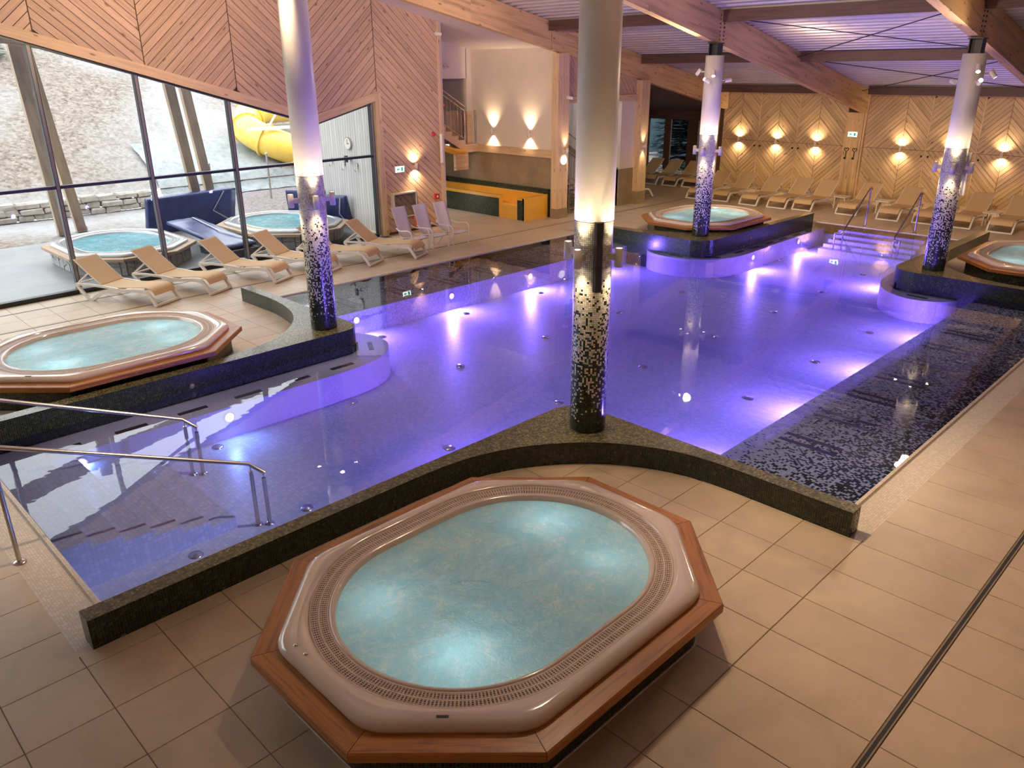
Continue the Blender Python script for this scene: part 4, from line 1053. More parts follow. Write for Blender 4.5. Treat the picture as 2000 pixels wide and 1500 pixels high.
for (x, y), lab in zip([(24.62, 15.58), (24.75, 14.63), (24.65, 13.48), (24.7, 12.48), (24.86, 11.67), (25.0, 10.28), (24.92, 8.97), (25.05, 7.97), (25.05, 7.02), (25.03, 5.95), (25.03, 4.8)],
    ['beige lounger of the chevron wall row standing next to the dark lounge', 'beige lounger under the first chevron lamp from the dark lounge', 'beige lounger between the first two chevron lamps past the dark lounge', 'beige lounger in front of the third chevron lamp from the dark lounge',
     'beige lounger standing close beside the wall post, on its three lamp side', 'beige lounger just past the wall post with key ornaments, behind the handrails', 'beige lounger behind the far handrails with a small table on each side', 'beige lounger half hidden behind the column near the far handrails',
     'beige lounger of the chevron wall row peeping out past the mosaic column', 'beige lounger next to the small table past the mosaic column', 'last beige lounger of the chevron wall row, farthest from the dark lounge']):
    lounger(x, y, 180, lab, GF)
GD_ = 'loungers in the dark side room'
for (x, y), lab in zip([(26.73, 19.05), (26.77, 18.14), (26.9, 17.3), (26.72, 20.0)], ['lounger in the dark side room in front of the tall tree window', 'lounger in the dark side room before the dark timber pier', 'lounger in the dark side room half behind its end post', 'lounger deepest in the dark side room']):
    lounger(x, y, 180, lab, GD_)
lounger(24.25, 17.3, -20, 'lounger with only its foot showing past the twin timber post', GD_)
# small white tables between far loungers
def table(x, y, lab):
    t = thing('side_table', lab, 'table', (x, y, 0), 0, 'small white side tables by the chevron wall')
    quick('table_top', m_whitep, t, lambda g: g.prism(octo(0.22, 0.22, 0.04, 0.05), 0.36, 0.39, 0, None, True))
    for sx in (-1, 1):
        for sy in (-1, 1): quick('leg', m_whitep, t, lambda g: g.tube([(sx*0.17, sy*0.17, 0.0), (sx*0.16, sy*0.16, 0.36)], 0.018, 8))
table(26.3, 11.0, 'small white side table beside the wall post with key ornaments'); table(26.3, 9.62, 'small white side table between the two loungers behind the handrails'); table(26.2, 6.5, 'small white side table between loungers past the mosaic column')
# white high-back armchairs
def armchair_proto():
    t = bpy.data.objects.new('white_armchair', None); link(t)
    def shell(g):
        prof = rounded([(0.02, 0, 0.33), (-0.1, 0, 0.365), (-0.45, 0, 0.30), (-0.56, 0, 0.36), (-0.66, 0, 0.62), (-0.80, 0, 1.02), (-0.83, 0, 1.05)], 2)
        n = len(prof); vs = []
        for i, p in enumerate(prof):
            f = i/(n-1); w = 0.25-0.035*math.sin(f*PI)+(-0.05 if i == n-1 else 0)
            for j in range(7):
                q = j/6*2-1; vs.append((p[0]+(0.02*q*q if f > .5 else 0), q*w, p[2]+(0.02*q*q if f < .5 else 0)))
        m = len(vs); vs += [(a-(0.012 if i//7 > n*.5 else 0), b, c-(0.012 if i//7 <= n*.5 else 0)) for i, (a, b, c) in enumerate(vs)]
        fs = []
        for i in range(n-1):
            for j in range(6):
                a = i*7+j; fs.append((a, a+7, a+8, a+1)); fs.append((m+a+1, m+a+8, m+a+7, m+a))
            fs.append((i*7, m+i*7, m+i*7+7, i*7+7)); fs.append((i*7+6, i*7+13, m+i*7+13, m+i*7+6))
        for j in range(6): fs += [(j, j+1, m+j+1, m+j), ((n-1)*7+j, m+(n-1)*7+j, m+(n-1)*7+j+1, (n-1)*7+j+1)]
        g.add(vs, fs, None, 0, True)
    quick('shell', m_whitep, t, shell)
    for s in (-1, 1):
        arm = rounded([(-0.62, s*0.255, 0.56), (-0.45, s*0.29, 0.50), (-0.2, s*0.30, 0.545), (-0.04, s*0.30, 0.54), (0.02, s*0.295, 0.45), (0.0, s*0.28, 0.2), (-0.01, s*0.275, 0.0)], 2)
        quick('arm_and_front_leg', m_whitep, t, lambda g: g.tube(arm, 0.0155, 8))
        quick('rear_leg', m_whitep, t, lambda g: g.tube([(-0.42, s*0.2, 0.31), (-0.52, s*0.235, 0.15), (-0.62, s*0.26, 0.0)], 0.0155, 8))
    quick('under_bar', m_whitep, t, lambda g: (g.tube([(-0.42, -0.2, 0.29), (-0.42, 0.2, 0.29)], 0.012, 6), g.tube([(-0.03, -0.29, 0.31), (-0.03, 0.29, 0.31)], 0.012, 6)))
    return t
ap = armchair_proto()
for i, (x, y, lab) in enumerate([(12.45, 15.82, 'white high-back armchair nearest to the window jamb'), (13.08, 15.76, 'middle one of three white high-back armchairs'), (13.72, 15.70, 'white high-back armchair nearest to the yellow slide trough')]):
    o = ap if i == 0 else copy_tree(ap)
    o.location = (x, y, 0); o.rotation_euler = (0, 0, math.radians(-86)); tag(o, lab, 'chair', 'white armchairs before the chevron wall')

# ------------------------------------------------------------------ handrails
def tubeobj(nm, pts, r, par, m=None, n=10): return quick(nm, m or m_steel, par, lambda g: g.tube(pts, r, n))
def flange(par, x, y, z): return quick('flange', m_steel, par, lambda g: g.lathe([(0.0, 0.02), (0.028, 0.02), (0.055, 0.012), (0.06, 0.0)], 18, 0, (x, y, z)))
def near_rail(y, lab):
    t = thing('handrail', lab, 'handrail', (1.13, y, 0), 0, 'steel handrails of the near pool steps')
    tubeobj('rail', [(-0.55, 0, 1.23), (-0.12, 0, 1.225), (0.05, 0, 1.20), (2.36, 0, 0.17), (2.49, -0.12, 0.05)], 0.022, t, n=12)
    tubeobj('post', [(0.0, 0, 0.0), (0.0, 0, 1.215)], 0.022, t); flange(t, 0, 0, 0)
    for dx, dy, zt in ((2.37, -0.03, 0.15), (2.475, -0.11, 0.06)):
        zf = ZF
        tubeobj('post', [(dx, dy, zf), (dx, dy, zt-0.07)], 0.024, t); tubeobj('pin', [(dx, dy, zt-0.08), (dx, dy, zt)], 0.008, t); flange(t, dx, dy, zf)
near_rail(7.80, 'steel handrail descending into the water along the open side of the near steps')
near_rail(9.55, 'steel handrail descending into the water by the white seat ring at the near steps')
def far_rail(y, lab, s):
    t = thing('handrail', lab, 'handrail', (23.55, y, 0), 0, 'steel handrails of the far pool steps')
    tubeobj('rail', [(0.12, 0, 1.06), (0.05, 0, 1.12), (-0.05, 0, 1.10), (-1.45, 0, 0.10), (-1.55, s*0.03, 0.02), (-1.58, s*0.2, 0.02)], 0.022, t)
    tubeobj('post', [(0.0, 0, 0.0), (0.0, 0, 1.09)], 0.02, t); flange(t, 0, 0, 0)
    for dx, dy in ((-1.47, 0), (-1.58, s*0.18)):
        tubeobj('post', [(dx, dy, ZF), (dx, dy, 0.02)], 0.02, t)
far_rail(9.05, 'steel handrail of the far steps nearer to the far whirlpool', 1); far_rail(7.66, 'steel handrail of the far steps nearer to the mosaic column', -1)

# ------------------------------------------------------------------ wall lamps and small wall fittings
def wall_lamp(p, nrm, lab, e=26, grp='small up and down wall lamps', spread=74):
    n = Vector(nrm).normalized(); a = math.atan2(n.y, n.x)
    t = thing('wall_lamp', lab, 'lamp', (p[0]+n.x*0.10, p[1]+n.y*0.10, p[2]), a, grp)
    quick('housing', m_whitep, t, lambda g: g.lathe([(0.032, -0.085), (0.042, -0.09), (0.042, 0.09), (0.032, 0.085)], 18))
    quick('bracket', m_whitep, t, lambda g: g.box(-0.10, -0.035, -0.028, 0.028, -0.03, 0.03))
    for s in (1, -1):
        quick('lens', m_bulb, t, lambda g: g.lathe([(0.0, s*0.08), (0.032, s*0.08)], 16))
        lamp('SPOT', 'beam_up' if s > 0 else 'beam_down', (0, 0, s*0.095), e, WARM, t, 0.03, (-0.32, 0, s), spread, 1.0)
for y, lab in ((16.08, 'up and down wall lamp on the chevron wall nearest to the dark lounge'), (14.55, 'middle wall lamp of the three between dark lounge and key ornaments'), (13.03, 'wall lamp on the chevron panel touching the post with key ornaments'),
               (10.10, 'wall lamp on the first chevron panel past the key ornaments'), (8.58, 'wall lamp on the chevron panel behind the mosaic column'), (7.08, 'wall lamp on the chevron panel past the white line speaker'), (5.58, 'last wall lamp of the chevron wall, farthest from the dark lounge')):
    wall_lamp((XF-0.02, y, 1.80), (-1, 0, 0), lab, 42, spread=150)
wall_lamp((14.22, wy(14.22)-0.02, 1.80), (0, -1, 0), 'wall lamp on the chevron wall above the white fire cabinet', 40, spread=140)
wall_lamp((18.5, 19.41, 2.46), (-1, 0, 0), 'wall lamp on the white alcove wall beside the landing', 75, spread=100)
wall_lamp((18.5, 17.75, 2.46), (-1, 0, 0), 'wall lamp on the white alcove wall beside the timber post', 75, spread=100)
wall_lamp((18.66, 16.46, 2.02), (0, -1, 0), 'wall lamp on the twin post between alcove and staircase', 16)
wall_lamp((22.55, 16.40, 1.90), (0, -1, 0), 'wall lamp on the twin post beside the dark lounge', 16)
o = thing('round_sign_lamp', 'round white lit disc on the twin post beside the slide alcove', 'lamp', (18.56, 16.42, 1.76))
quick('backplate', m_whitep, o, lambda g: g.tube([(0, 0.04, 0), (0, -0.01, 0)], 0.15, 28)); quick('diffuser', emit('disc_glow', (1, 0.86, 0.62), 1.6), o, lambda g: g.tube([(0, -0.011, 0), (0, -0.03, 0)], 0.135, 28))
def exit_sign(loc, rz, lab):
    t = thing('exit_sign', lab, 'sign', loc, rz, 'lit green exit signs')
    quick('box', m_whitep, t, lambda g: g.box(-0.17, 0.17, 0.0, 0.05, -0.09, 0.09)); quick('face', m_exit, t, lambda g: g.box(-0.155, 0.155, -0.004, 0.0, -0.075, 0.075))
    def f(g):
        g.add([(-0.12, -0.006, 0), (-0.06, -0.006, 0.05), (-0.06, -0.006, 0.02), (-0.01, -0.006, 0.02), (-0.01, -0.006, -0.02), (-0.06, -0.006, -0.02), (-0.06, -0.006, -0.05)], [tuple(range(7))])
        g.add([(0.04, -0.006, -0.055), (0.11, -0.006, -0.055), (0.11, -0.006, 0.055), (0.04, -0.006, 0.055)], [(0, 1, 2, 3)])
    quick('arrow_and_door', m_exitgreen, t, f)
exit_sign((13.66, wy(13.66)-0.06, 1.77), 0.05, 'lit exit sign on the chevron wall beside the window jamb')
exit_sign((28.08, 11.7, 2.20), math.radians(-90), 'lit exit sign on the wall post above the two key ornaments')
# fire cabinet, call point, hose, socket, camera, speaker on the chevron wall
cab = thing('fire_cabinet', 'white framed fire cabinet with clear door on the chevron wall', 'cabinet', (13.72, wy(13.72)-0.025, 0.80), 0.047)
def frame(g, w, h, t_, d):
    for a, b, c, e in ((-w, w, h-t_, h), (-w, w, -h, -h+t_), (-w, -w+t_, -h+t_, h-t_), (w-t_, w, -h+t_, h-t_)): g.box(a, b, -d, 0, c, e)
quick('body', m_whitep, cab, lambda g: frame(g, 0.42, 0.34, 0.035, 0.13)); quick('clear_door', m_glass, cab, lambda g: g.box(-0.39, 0.39, -0.125, -0.12, -0.31, 0.31)); quick('door_handle', m_steel, cab, lambda g: g.box(0.34, 0.36, -0.15, -0.13, -0.05, 0.05))
hs = thing('rescue_hook', 'orange rescue ring and pole leaning below the fire cabinet', 'rescue gear', (14.12, 17.95, 0))
quick('ring', m_orange, hs, lambda g: g.tube([(0.17*math.cos(a*PI/10), 0.03*math.sin(a*PI/10), 0.32+0.22*math.sin(a*PI/10)) for a in range(20)], 0.03, 8, closed=True))
quick('pole', m_steel, hs, lambda g: g.tube([(0.10, 0.0, 0.0), (0.05, 0.16, 1.15)], 0.014, 8))
cp = thing('call_point', 'red fire alarm call point at the end of the chevron wall', 'alarm', (15.0, wy(15.0)-0.025, 0.88), 0.047)
quick('box', m_red, cp, lambda g: g.box(-0.075, 0.075, -0.06, 0, -0.075, 0.075)); quick('label_plate', m_whitep, cp, lambda g: g.box(-0.03, 0.03, -0.063, -0.06, -0.03, 0.03))
al = thing('alarm_bell', 'small red siren beside the white line speaker', 'alarm', (14.98, wy(15)-0.03, 2.62), 0.047)
quick('dome', m_red, al, lambda g: g.lathe([(0.05, -0.05), (0.055, 0.0), (0.05, 0.05), (0, 0.06)], 16)); quick('base', m_whitep, al, lambda g: g.box(-0.04, 0.04, -0.01, 0.03, -0.04, 0.04))
so_ = thing('wall_socket', 'white wall socket low on the chevron wall', 'socket', (15.0, wy(15)-0.025, 0.16), 0.047)
quick('plate', m_whitep, so_, lambda g: g.box(-0.05, 0.05, -0.02, 0, -0.04, 0.04)); quick('cover', m_whitep, so_, lambda g: g.box(-0.04, 0.04, -0.03, -0.02, -0.03, 0.03))
speaker((15.2, wy(15.2)-0.10, 2.22), 0.4, m_whitep, 'white slim line speaker at the end of the chevron wall', 0.80, 0.13)
def cctv(loc, rz, lab):
    t = thing('security_camera', lab, 'camera', loc, rz)
    quick('mount', m_whitep, t, lambda g: g.tube([(0, 0.05, 0), (0, 0, 0)], 0.05, 16)); quick('body', m_whitep, t, lambda g: g.tube([(0, 0.0, 0), (0.12, -0.06, -0.02)], 0.045, 14)); quick('lens', m_black, t, lambda g: g.tube([(0.12, -0.06, -0.02), (0.125, -0.063, -0.021)], 0.034, 14))
cctv((15.2, wy(15.2)-0.09, 5.25), 0.0, 'white security camera high at the end of the chevron wall'); cctv((18.72, 16.40, 3.54), -0.4, 'white security camera on the twin post beside the slide alcove')
# key ornaments and hooks on the far wall
def key(y, lab):
    t = thing('key_ornament', lab, 'ornament', (28.12, y, 1.56), math.radians(-90), 'black wall keys')
    def f(g):
        g.tube([(0, 0, -0.19), (0, 0, 0.06)], 0.016, 8)
        hp = [(0.0, 0.06), (-0.06, 0.11), (-0.075, 0.155), (-0.05, 0.185), (-0.015, 0.175), (0, 0.15), (0.015, 0.175), (0.05, 0.185), (0.075, 0.155), (0.06, 0.11)]
        g.tube([(a, 0, b) for a, b in hp], 0.013, 8, closed=True)
    quick('bow_and_shank', m_black, t, f); quick('bit', m_black, t, lambda g: g.box(-0.06, 0.0, -0.012, 0.012, -0.19, -0.12))
key(11.85, 'black heart shaped key ornament nearer to the lamp on the wall post side'); key(11.57, 'black heart shaped key ornament at the pale batten of the wall post'); key(17.15, 'black heart shaped key ornament on the end post of the dark lounge')
for y in (15.42, 15.20, 13.90, 13.68, 9.43, 9.22, 7.73):
    t = thing('coat_hook', 'small black coat hook beside a pale batten of the chevron wall', 'hook', (XF-0.04, y, 1.60), 0, 'black hooks on the chevron wall')
    quick('plate', m_black, t, lambda g: g.box(0, 0.02, -0.025, 0.025, -0.02, 0.04)); quick('hook', m_black, t, lambda g: g.tube([(0, 0, 0.02), (-0.05, 0, -0.01), (-0.06, 0, 0.03)], 0.01, 6))

# ------------------------------------------------------------------ slide trough in the alcove
sl = thing('slide_trough', 'yellow slide run-out trough with dark mosaic panels in the alcove', 'slide', (17.4, 16.9, 0))
def bx(nm, m, x0, x1, y0, y1, z0, z1): return quick(nm, m, sl, lambda g: g.box(x0, x1, y0, y1, z0, z1))
def trough(g):
    # front wall (facing the deck), end wall, back wall, floor
    g.box(0.0, 0.16, 0.06, 0.36, 0, 0.66); g.box(0.0, 0.16, 0.36, 1.12, 0, 0.40); g.box(0.0, 0.16, 1.12, 5.4, 0, 0.67)
    g.box(0.0, 1.0, 0.0, 0.14, 0, 0.70); g.box(0.86, 1.0, 0.14, 5.4, 0, 0.70); g.box(0.16, 0.86, 0.14, 5.4, 0, 0.28)
quick('trough', m_yellow, sl, trough)
bx('mosaic_panel', m_mos, -0.012, 0.0, 0.10, 0.34, 0.0, 0.60); bx('mosaic_panel', m_mos, -0.012, 0.0, 1.16, 5.4, 0.0, 0.58)
bx('mosaic_upstand', m_mos, 1.0, 1.09, -0.02, 5.4, 0, 0.86)
# tube of the slide coming through under the landing
tubeobj('chute_pipe', [(-0.9, 3.3, 2.15), (-0.3, 3.3, 1.97), (0.05, 3.3, 1.86), (0.5, 3.3, 1.85)], 0.11, sl, m_yellow, 14)
bx('chute_bracket', m_trim, 0.1, 0.66, 3.28, 3.38, 1.24, 1.80)
# ------------------------------------------------------------------ landing stairs of the alcove
st = thing('landing_stairs', 'pale timber stairs with steel rail rising beside the white alcove wall', 'stairs', (17.9, 20.3, 2.04))
quick('landing', m_trim, st, lambda g: g.box(0.0, 0.58, -0.15, 0.12, -0.25, 0.0))
for k in range(8):
    quick('tread', m_trim, st, lambda g: g.box(-0.27*(k+1), -0.27*k, -0.15, 0.9, 0.15*k-0.0, 0.15*(k+1)))
quick('stringer', m_trim, st, lambda g: slab(g, [(0.0, -0.25), (-2.2, 0.97), (-2.2, 1.22), (0.0, 0.0)], [(0, 0)]*4, lambda u, v, d: (u, -0.16-d, v), 0, 0.03))
rl = tubeobj('handrail', [(0.0, -0.14, 1.06), (-2.2, -0.14, 2.30)], 0.02, st)
tubeobj('handrail', [(0.06, -0.14, 1.16), (-2.2, -0.14, 2.44)], 0.02, st, m_trim)
tubeobj('lower_rail', [(0.0, -0.14, 0.18), (-2.2, -0.14, 1.40)], 0.014, st)
for x in (0.0, 0.46): tubeobj('newel', [(x, -0.14, 0.0), (x, -0.14, 1.06)], 0.02, st)
for k in range(14):
    x = -0.13-0.15*k; tubeobj('baluster', [(x, -0.14, 0.18-x*0.555), (x, -0.14, 1.06-x*0.563)], 0.008, st, None, 6)
m_doorwood = wood('grey_door_boards', (0.36, 0.26, 0.15), dark=0.7, su=1.0, sv=18, knots=False, objvar=0.15)
for k in range(9):
    o = quick('panel_board', m_doorwood, wall_alcove, lambda g: g.add([(17.0+k*0.145, 20.62, 2.05), (17.14+k*0.145, 20.62, 2.05), (17.14+k*0.145, 20.62, 3.08), (17.0+k*0.145, 20.62, 3.08)], [(0, 1, 2, 3)], [[(0, 0), (0, .14), (1, .14), (1, 0)]]))
rb = thing('call_point', 'red alarm call point above the boarded landing screen', 'alarm', (17.22, 20.40, 3.28)); quick('box', m_red, rb, lambda g: g.box(-0.06, 0.06, -0.05, 0, -0.06, 0.06)); quick('label_plate', m_whitep, rb, lambda g: g.box(-0.025, 0.025, -0.053, -0.05, -0.02, 0.02))
vs_ = thing('emergency_spot', 'white twin emergency spotlight high on the alcove back wall', 'lamp', (17.4, 20.38, 4.48)); quick('arm', m_whitep, vs_, lambda g: g.tube([(0, 0.07, 0), (0, -0.02, 0)], 0.03, 10)); quick('head', m_whitep, vs_, lambda g: (g.tube([(-0.07, 0, -0.02), (-0.11, -0.05, -0.09)], 0.045, 12), g.tube([(0.05, 0, 0.0), (0.08, -0.05, -0.08)], 0.05, 12)))
# ------------------------------------------------------------------ staircase bay behind the twin posts
sb = thing('staircase', 'staircase with steel balustrade between the two twin posts', 'stairs', (21.2, 17.3, 0))
for k in range(9):
    quick('tread', m_greywall, sb, lambda g: g.box(-0.28*(k+1), -0.28*k+0.03, 0.0, 1.2, 0.165*k+0.10, 0.165*(k+1)))
    quick('riser', m_white, sb, lambda g: g.box(-0.28*(k+1)+0.02, -0.28*k, 0.01, 1.19, 0.165*k, 0.165*k+0.10))
for dy in (0.02,):
    tubeobj('handrail', [(0.2, dy, 1.0), (-2.5, dy, 2.52)], 0.02, sb); tubeobj('lower_rail', [(0.2, dy, 0.22), (-2.5, dy, 1.75)], 0.014, sb)
    for x in (0.2, -0.95, -2.1): tubeobj('newel', [(x, dy, max(0.0, -x*0.58)), (x, dy, 1.05-x*0.563)], 0.02, sb)
    for k in range(20):
        x = 0.1-0.12*k; tubeobj('baluster', [(x, dy, 0.3-x*0.563), (x, dy, 1.08-x*0.563)], 0.007, sb, None, 6)
ub = thing('upper_flight_rail', 'upper flight handrail with pale string board high in the staircase bay', 'handrail', (19.3, 18.4, 2.2))
tubeobj('handrail', [(-0.4, 0, 1.30), (2.4, 0, -0.26)], 0.022, ub, m_steel); quick('string_board', m_greywall, ub, lambda g: slab(g, [(-0.4, 0.72), (2.4, -0.84), (2.4, -0.60), (-0.4, 0.96)], [(0, 0)]*4, lambda u, v, d: (u, 0.1-d, v), 0, 0.05))
lb = thing('landing_balustrade', 'steel balustrade on the deck level of the staircase bay', 'handrail', (19.4, 16.95, 0))
tubeobj('top_rail', [(-0.5, 0, 0.72), (-0.1, 0, 0.92), (0.05, 0, 0.92)], 0.02, lb); tubeobj('lower_rail', [(0.05, 0, 0.12), (1.2, 0, 0.12)], 0.014, lb); tubeobj('rail', [(0.05, 0, 0.92), (1.2, 0, 0.92)], 0.02, lb)
tubeobj('newel', [(0.05, 0, 0), (0.05, 0, 1.2)], 0.024, lb)
for k in range(10): tubeobj('baluster', [(0.14+0.11*k, 0, 0.12), (0.14+0.11*k, 0, 0.92)], 0.008, lb, None, 6)
# ------------------------------------------------------------------ outdoors beyond the glass
m_patio = stone('wet_patio_stone', [(0.15, 0.155, 0.165), (0.21, 0.215, 0.22), (0.26, 0.25, 0.225)], 0.9, 0.35, 0.05)
def litter(name, cols, sc, snow):
    m, nt, out = newmat(name); n = N(nt); p = principled(nt, out, 0.9)
    tc = n('TexCoord'); a = n('TexNoise'); a.inputs['Scale'].default_value = sc; a.inputs['Detail'].default_value = 6; a.inputs['Roughness'].default_value = 0.75
    b = n('TexVoronoi'); b.inputs['Scale'].default_value = sc*1.7; c = n('TexNoise'); c.inputs['Scale'].default_value = 0.16; c.inputs['Detail'].default_value = 3
    for q in (a, b, c): n.l(tc.outputs['Object'], q.inputs['Vector'])
    col = n.ramp(a.outputs[0], [(0.3, cols[0]), (0.5, cols[1]), (0.68, cols[2])])
    col = n.mix(n.ramp(b.outputs['Color'], [(0.25, (0, 0, 0)), (0.9, (0.55, 0.55, 0.55))]), col, cols[3])
    col = n.mix(n.ramp(c.outputs[0], [(0.42, (0, 0, 0)), (0.58, (snow, snow, snow))]), col, (0.37, 0.37, 0.375))
    n.l(col, p.inputs['Base Color'])
    bp = n('Bump'); bp.inputs['Strength'].default_value = 0.9; bp.inputs['Distance'].default_value = 0.08
    n.l(a.outputs[0], bp.inputs['Height']); n.l(bp.outputs[0], p.inputs['Normal']); return m
m_litter = litter('frosted_leaf_litter', [(0.05, 0.035, 0.022), (0.17, 0.125, 0.09), (0.32, 0.27, 0.225), (0.36, 0.33, 0.29)], 5.5, 0.7)
m_fleece = litter('pale_fleece', [(0.15, 0.175, 0.178), (0.27, 0.295, 0.295), (0.37, 0.39, 0.39), (0.35, 0.37, 0.37)], 3.0, 0.1)
m_gravel = litter('reddish_gravel', [(0.09, 0.06, 0.05), (0.2, 0.155, 0.145), (0.33, 0.29, 0.28), (0.34, 0.31, 0.3)], 9.0, 0.2)
patio = quick('patio', m_patio, None, lambda g: g.box(-12, 13.6, 17.75, 24.3, -0.12, -0.02)); tag(patio, kind='structure')
def hill_z(x, y): 
    b = 0.0 if y < 24 else 0.03*(y-24) if y < 27.8 else 0.12+0.52+0.43*(y-27.8)
    return b+0.12*mnoise.noise(Vector((x*0.5, y*0.5, 1.0)))*(1 if y > 28.2 else 0.2)-0.03
def hill(g, x0, x1, y0, y1, nx, ny):
    vs = [(x0+(x1-x0)*i/nx, y0+(y1-y0)*j/ny, hill_z(x0+(x1-x0)*i/nx, y0+(y1-y0)*j/ny)) for j in range(ny+1) for i in range(nx+1)]
    g.add(vs, [(j*(nx+1)+i, j*(nx+1)+i+1, (j+1)*(nx+1)+i+1, (j+1)*(nx+1)+i) for j in range(ny) for i in range(nx)], None, 0, True)
hl = quick('hillside', m_litter, None, lambda g: (hill(g, -20, 40, 24.0, 27.7, 60, 8), hill(g, -20, 40, 27.85, 62, 80, 60))); tag(hl, 'frosted leaf strewn hillside rising behind the outdoor whirlpools', 'hillside')
fl = quick('fleece_bank', m_fleece, None, lambda g: (lambda vs, nx, ny: g.add(vs, [(j*(nx+1)+i, j*(nx+1)+i+1, (j+1)*(nx+1)+i+1, (j+1)*(nx+1)+i) for j in range(ny) for i in range(nx)], None, 0, True))(
    [(10.75+u*0.3+0.1*(y_-27.2), y_, max(hill_z(10.8+u*0.3, y_), 0.14+0.43*(y_-27.4))+0.14+0.07*mnoise.noise(Vector((u*0.7, y_*2.3, 4)))) for y_ in [27.4+0.2*j for j in range(17)] for u in range(61)], 60, 16))
tag(fl, 'pale fleece covered bank beside the yellow outdoor slide', 'bank')
gb = quick('gravel_bed', m_gravel, None, lambda g: g.add([(10.8, 24.2, 0.0), (30, 24.2, 0.0), (30, 28.2, 0.3), (12.0, 27.9, 0.28)], [(0, 1, 2, 3)])); tag(gb, 'strip of reddish gravel below the fleece bank', 'gravel')
# dry stone wall: single stones in two or three courses
dw = thing('dry_stone_wall', 'low dry stone wall along the foot of the leafy hillside', 'wall', (0, 27.7, 0))
m_drystone = stone('pale_dry_stone', [(0.20, 0.17, 0.13), (0.32, 0.285, 0.245), (0.40, 0.37, 0.335)], 4.0, 0.85, 0.4)
rs = random.Random(3)
def rock(w, d, h, sd):
    r = random.Random(sd); g = G(); vs = []
    for z, ins in ((0, 0.02), (0.12*h, 0.0), (0.8*h, 0.0), (h, 0.03)):
        for x, y in ((-w/2+ins, -d/2+ins), (w/2-ins, -d/2+ins), (w/2-ins, d/2-ins), (-w/2+ins, d/2-ins)):
            vs.append((x+r.uniform(-.02, .02), y+r.uniform(-.02, .02), z+r.uniform(-.015, .015)))
    fs = [(3, 2, 1, 0), (12, 13, 14, 15)]
    for l in range(3):
        for k in range(4): fs.append((l*4+k, l*4+(k+1) % 4, l*4+4+(k+1) % 4, l*4+4+k))
    g.add(vs, fs); return g.mesh('stone', m_drystone)
rocks = [rock(rs.uniform(0.34, 0.62), 0.4, rs.uniform(0.15, 0.21), i) for i in range(9)]
for c, (z, off) in enumerate(((0.10, 0), (0.28, 0.2), (0.46, 0.05))):
    x = 3.6+off
    while x < 10.5-c*0.2:
        me = rs.choice(rocks); w = max(v.co.x for v in me.vertices)*2
        o = obj('stone', me, None, dw); o.location = (x+w/2, rs.uniform(-0.04, 0.04), z+rs.uniform(-0.01, 0.01)); o.rotation_euler = (0, 0, rs.uniform(-.06, .06)+(PI if rs.random() < .5 else 0))
        x += w+0.012
# outdoor whirlpools with crazy paved plinths
make_tub('outdoor whirlpool with stone faced plinth and turquoise water, beside the frosted patio', (6.76, 20.50, -0.02), PI/2, True)
make_tub('outdoor whirlpool with stone faced plinth behind the mosaic column', (11.05, 20.15, -0.02), PI/2, True)
# blue folded covers
m_tarp = flat('blue_tarpaulin', (0.030, 0.045, 0.15), 0.3, var=0.3, scale=3)
m_strap = flat('grey_strap', (0.45, 0.47, 0.52), 0.6)
def cover(lab, loc, rz, tiltx, w, d, th=0.11):
    t = thing('tub_cover', lab, 'cover', loc, rz, 'blue covers of the outdoor whirlpools')
    def f(g):
        n = 14; vs = []
        for j in range(n+1):
            for i in range(n+1):
                u, v = i/n-0.5, j/n; e = 0.02*mnoise.noise(Vector((u*6, v*6, loc[0])))
                vs.append((u*w, th/2+e, v*d))
        m = len(vs); vs += [(a, -th/2+0.02*mnoise.noise(Vector((a*4, c*4, 9))), c) for a, b, c in vs]
        fs = []
        for j in range(n):
            for i in range(n):
                a = j*(n+1)+i; fs += [(a, a+1, a+n+2, a+n+1), (m+a+n+1, m+a+n+2, m+a+1, m+a)]
        for k in range(n):
            fs += [(k, m+k, m+k+1, k+1), (n*(n+1)+k, n*(n+1)+k+1, m+n*(n+1)+k+1, m+n*(n+1)+k), (k*(n+1), (k+1)*(n+1), m+(k+1)*(n+1), m+k*(n+1)), (k*(n+1)+n, m+k*(n+1)+n, m+(k+1)*(n+1)+n, (k+1)*(n+1)+n)]
        g.add(vs, fs, None, 0, True)
    b = quick('padded_sheet', m_tarp, t, f); b.rotation_euler = (tiltx, 0, 0)
    s = quick('strap', m_strap, t, lambda g: g.sweep([(0.35*w, -th/2-0.02, d*0.98), (0.22*w, -th/2-0.03, d*0.45), (0.45*w, -th/2-0.02, 0.05)], (0, 1, 0), 0.004, 0.04)); s.rotation_euler = (tiltx, 0, 0)
    return t
cover('upright blue cover folded up behind the first outdoor whirlpool', (9.85, 23.4, 0), 0.18, 0.22, 2.9, 1.05, 0.16)
cover('blue cover lying half open on the patio between the outdoor whirlpools', (9.05, 18.75, 0.24), 0.12, -1.44, 0.85, 2.7, 0.08)
cover('blue cover standing on edge beside the pale boarded wall', (12.75, 21.6, 0.0), -0.9, 0.15, 1.2, 1.0, 0.14)
cover('second blue cover leaning at the pale boarded wall', (13.05, 20.6, 0.0), -1.1, 0.3, 1.1, 0.95, 0.12)
# low grey base under the half open cover
cb = thing('cover_base', 'low dark box base below the half open blue cover', 'base', (9.05, 18.9, -0.02), 0.12); quick('box', flat('dark_grey_board', (0.10, 0.11, 0.12), 0.7), cb, lambda g: g.box(-0.42, 0.42, -0.2, 1.1, 0, 0.17)); quick('ledge', m_mortar, cb, lambda g: g.box(-0.45, 0.45, -0.23, 1.13, 0.17, 0.19))
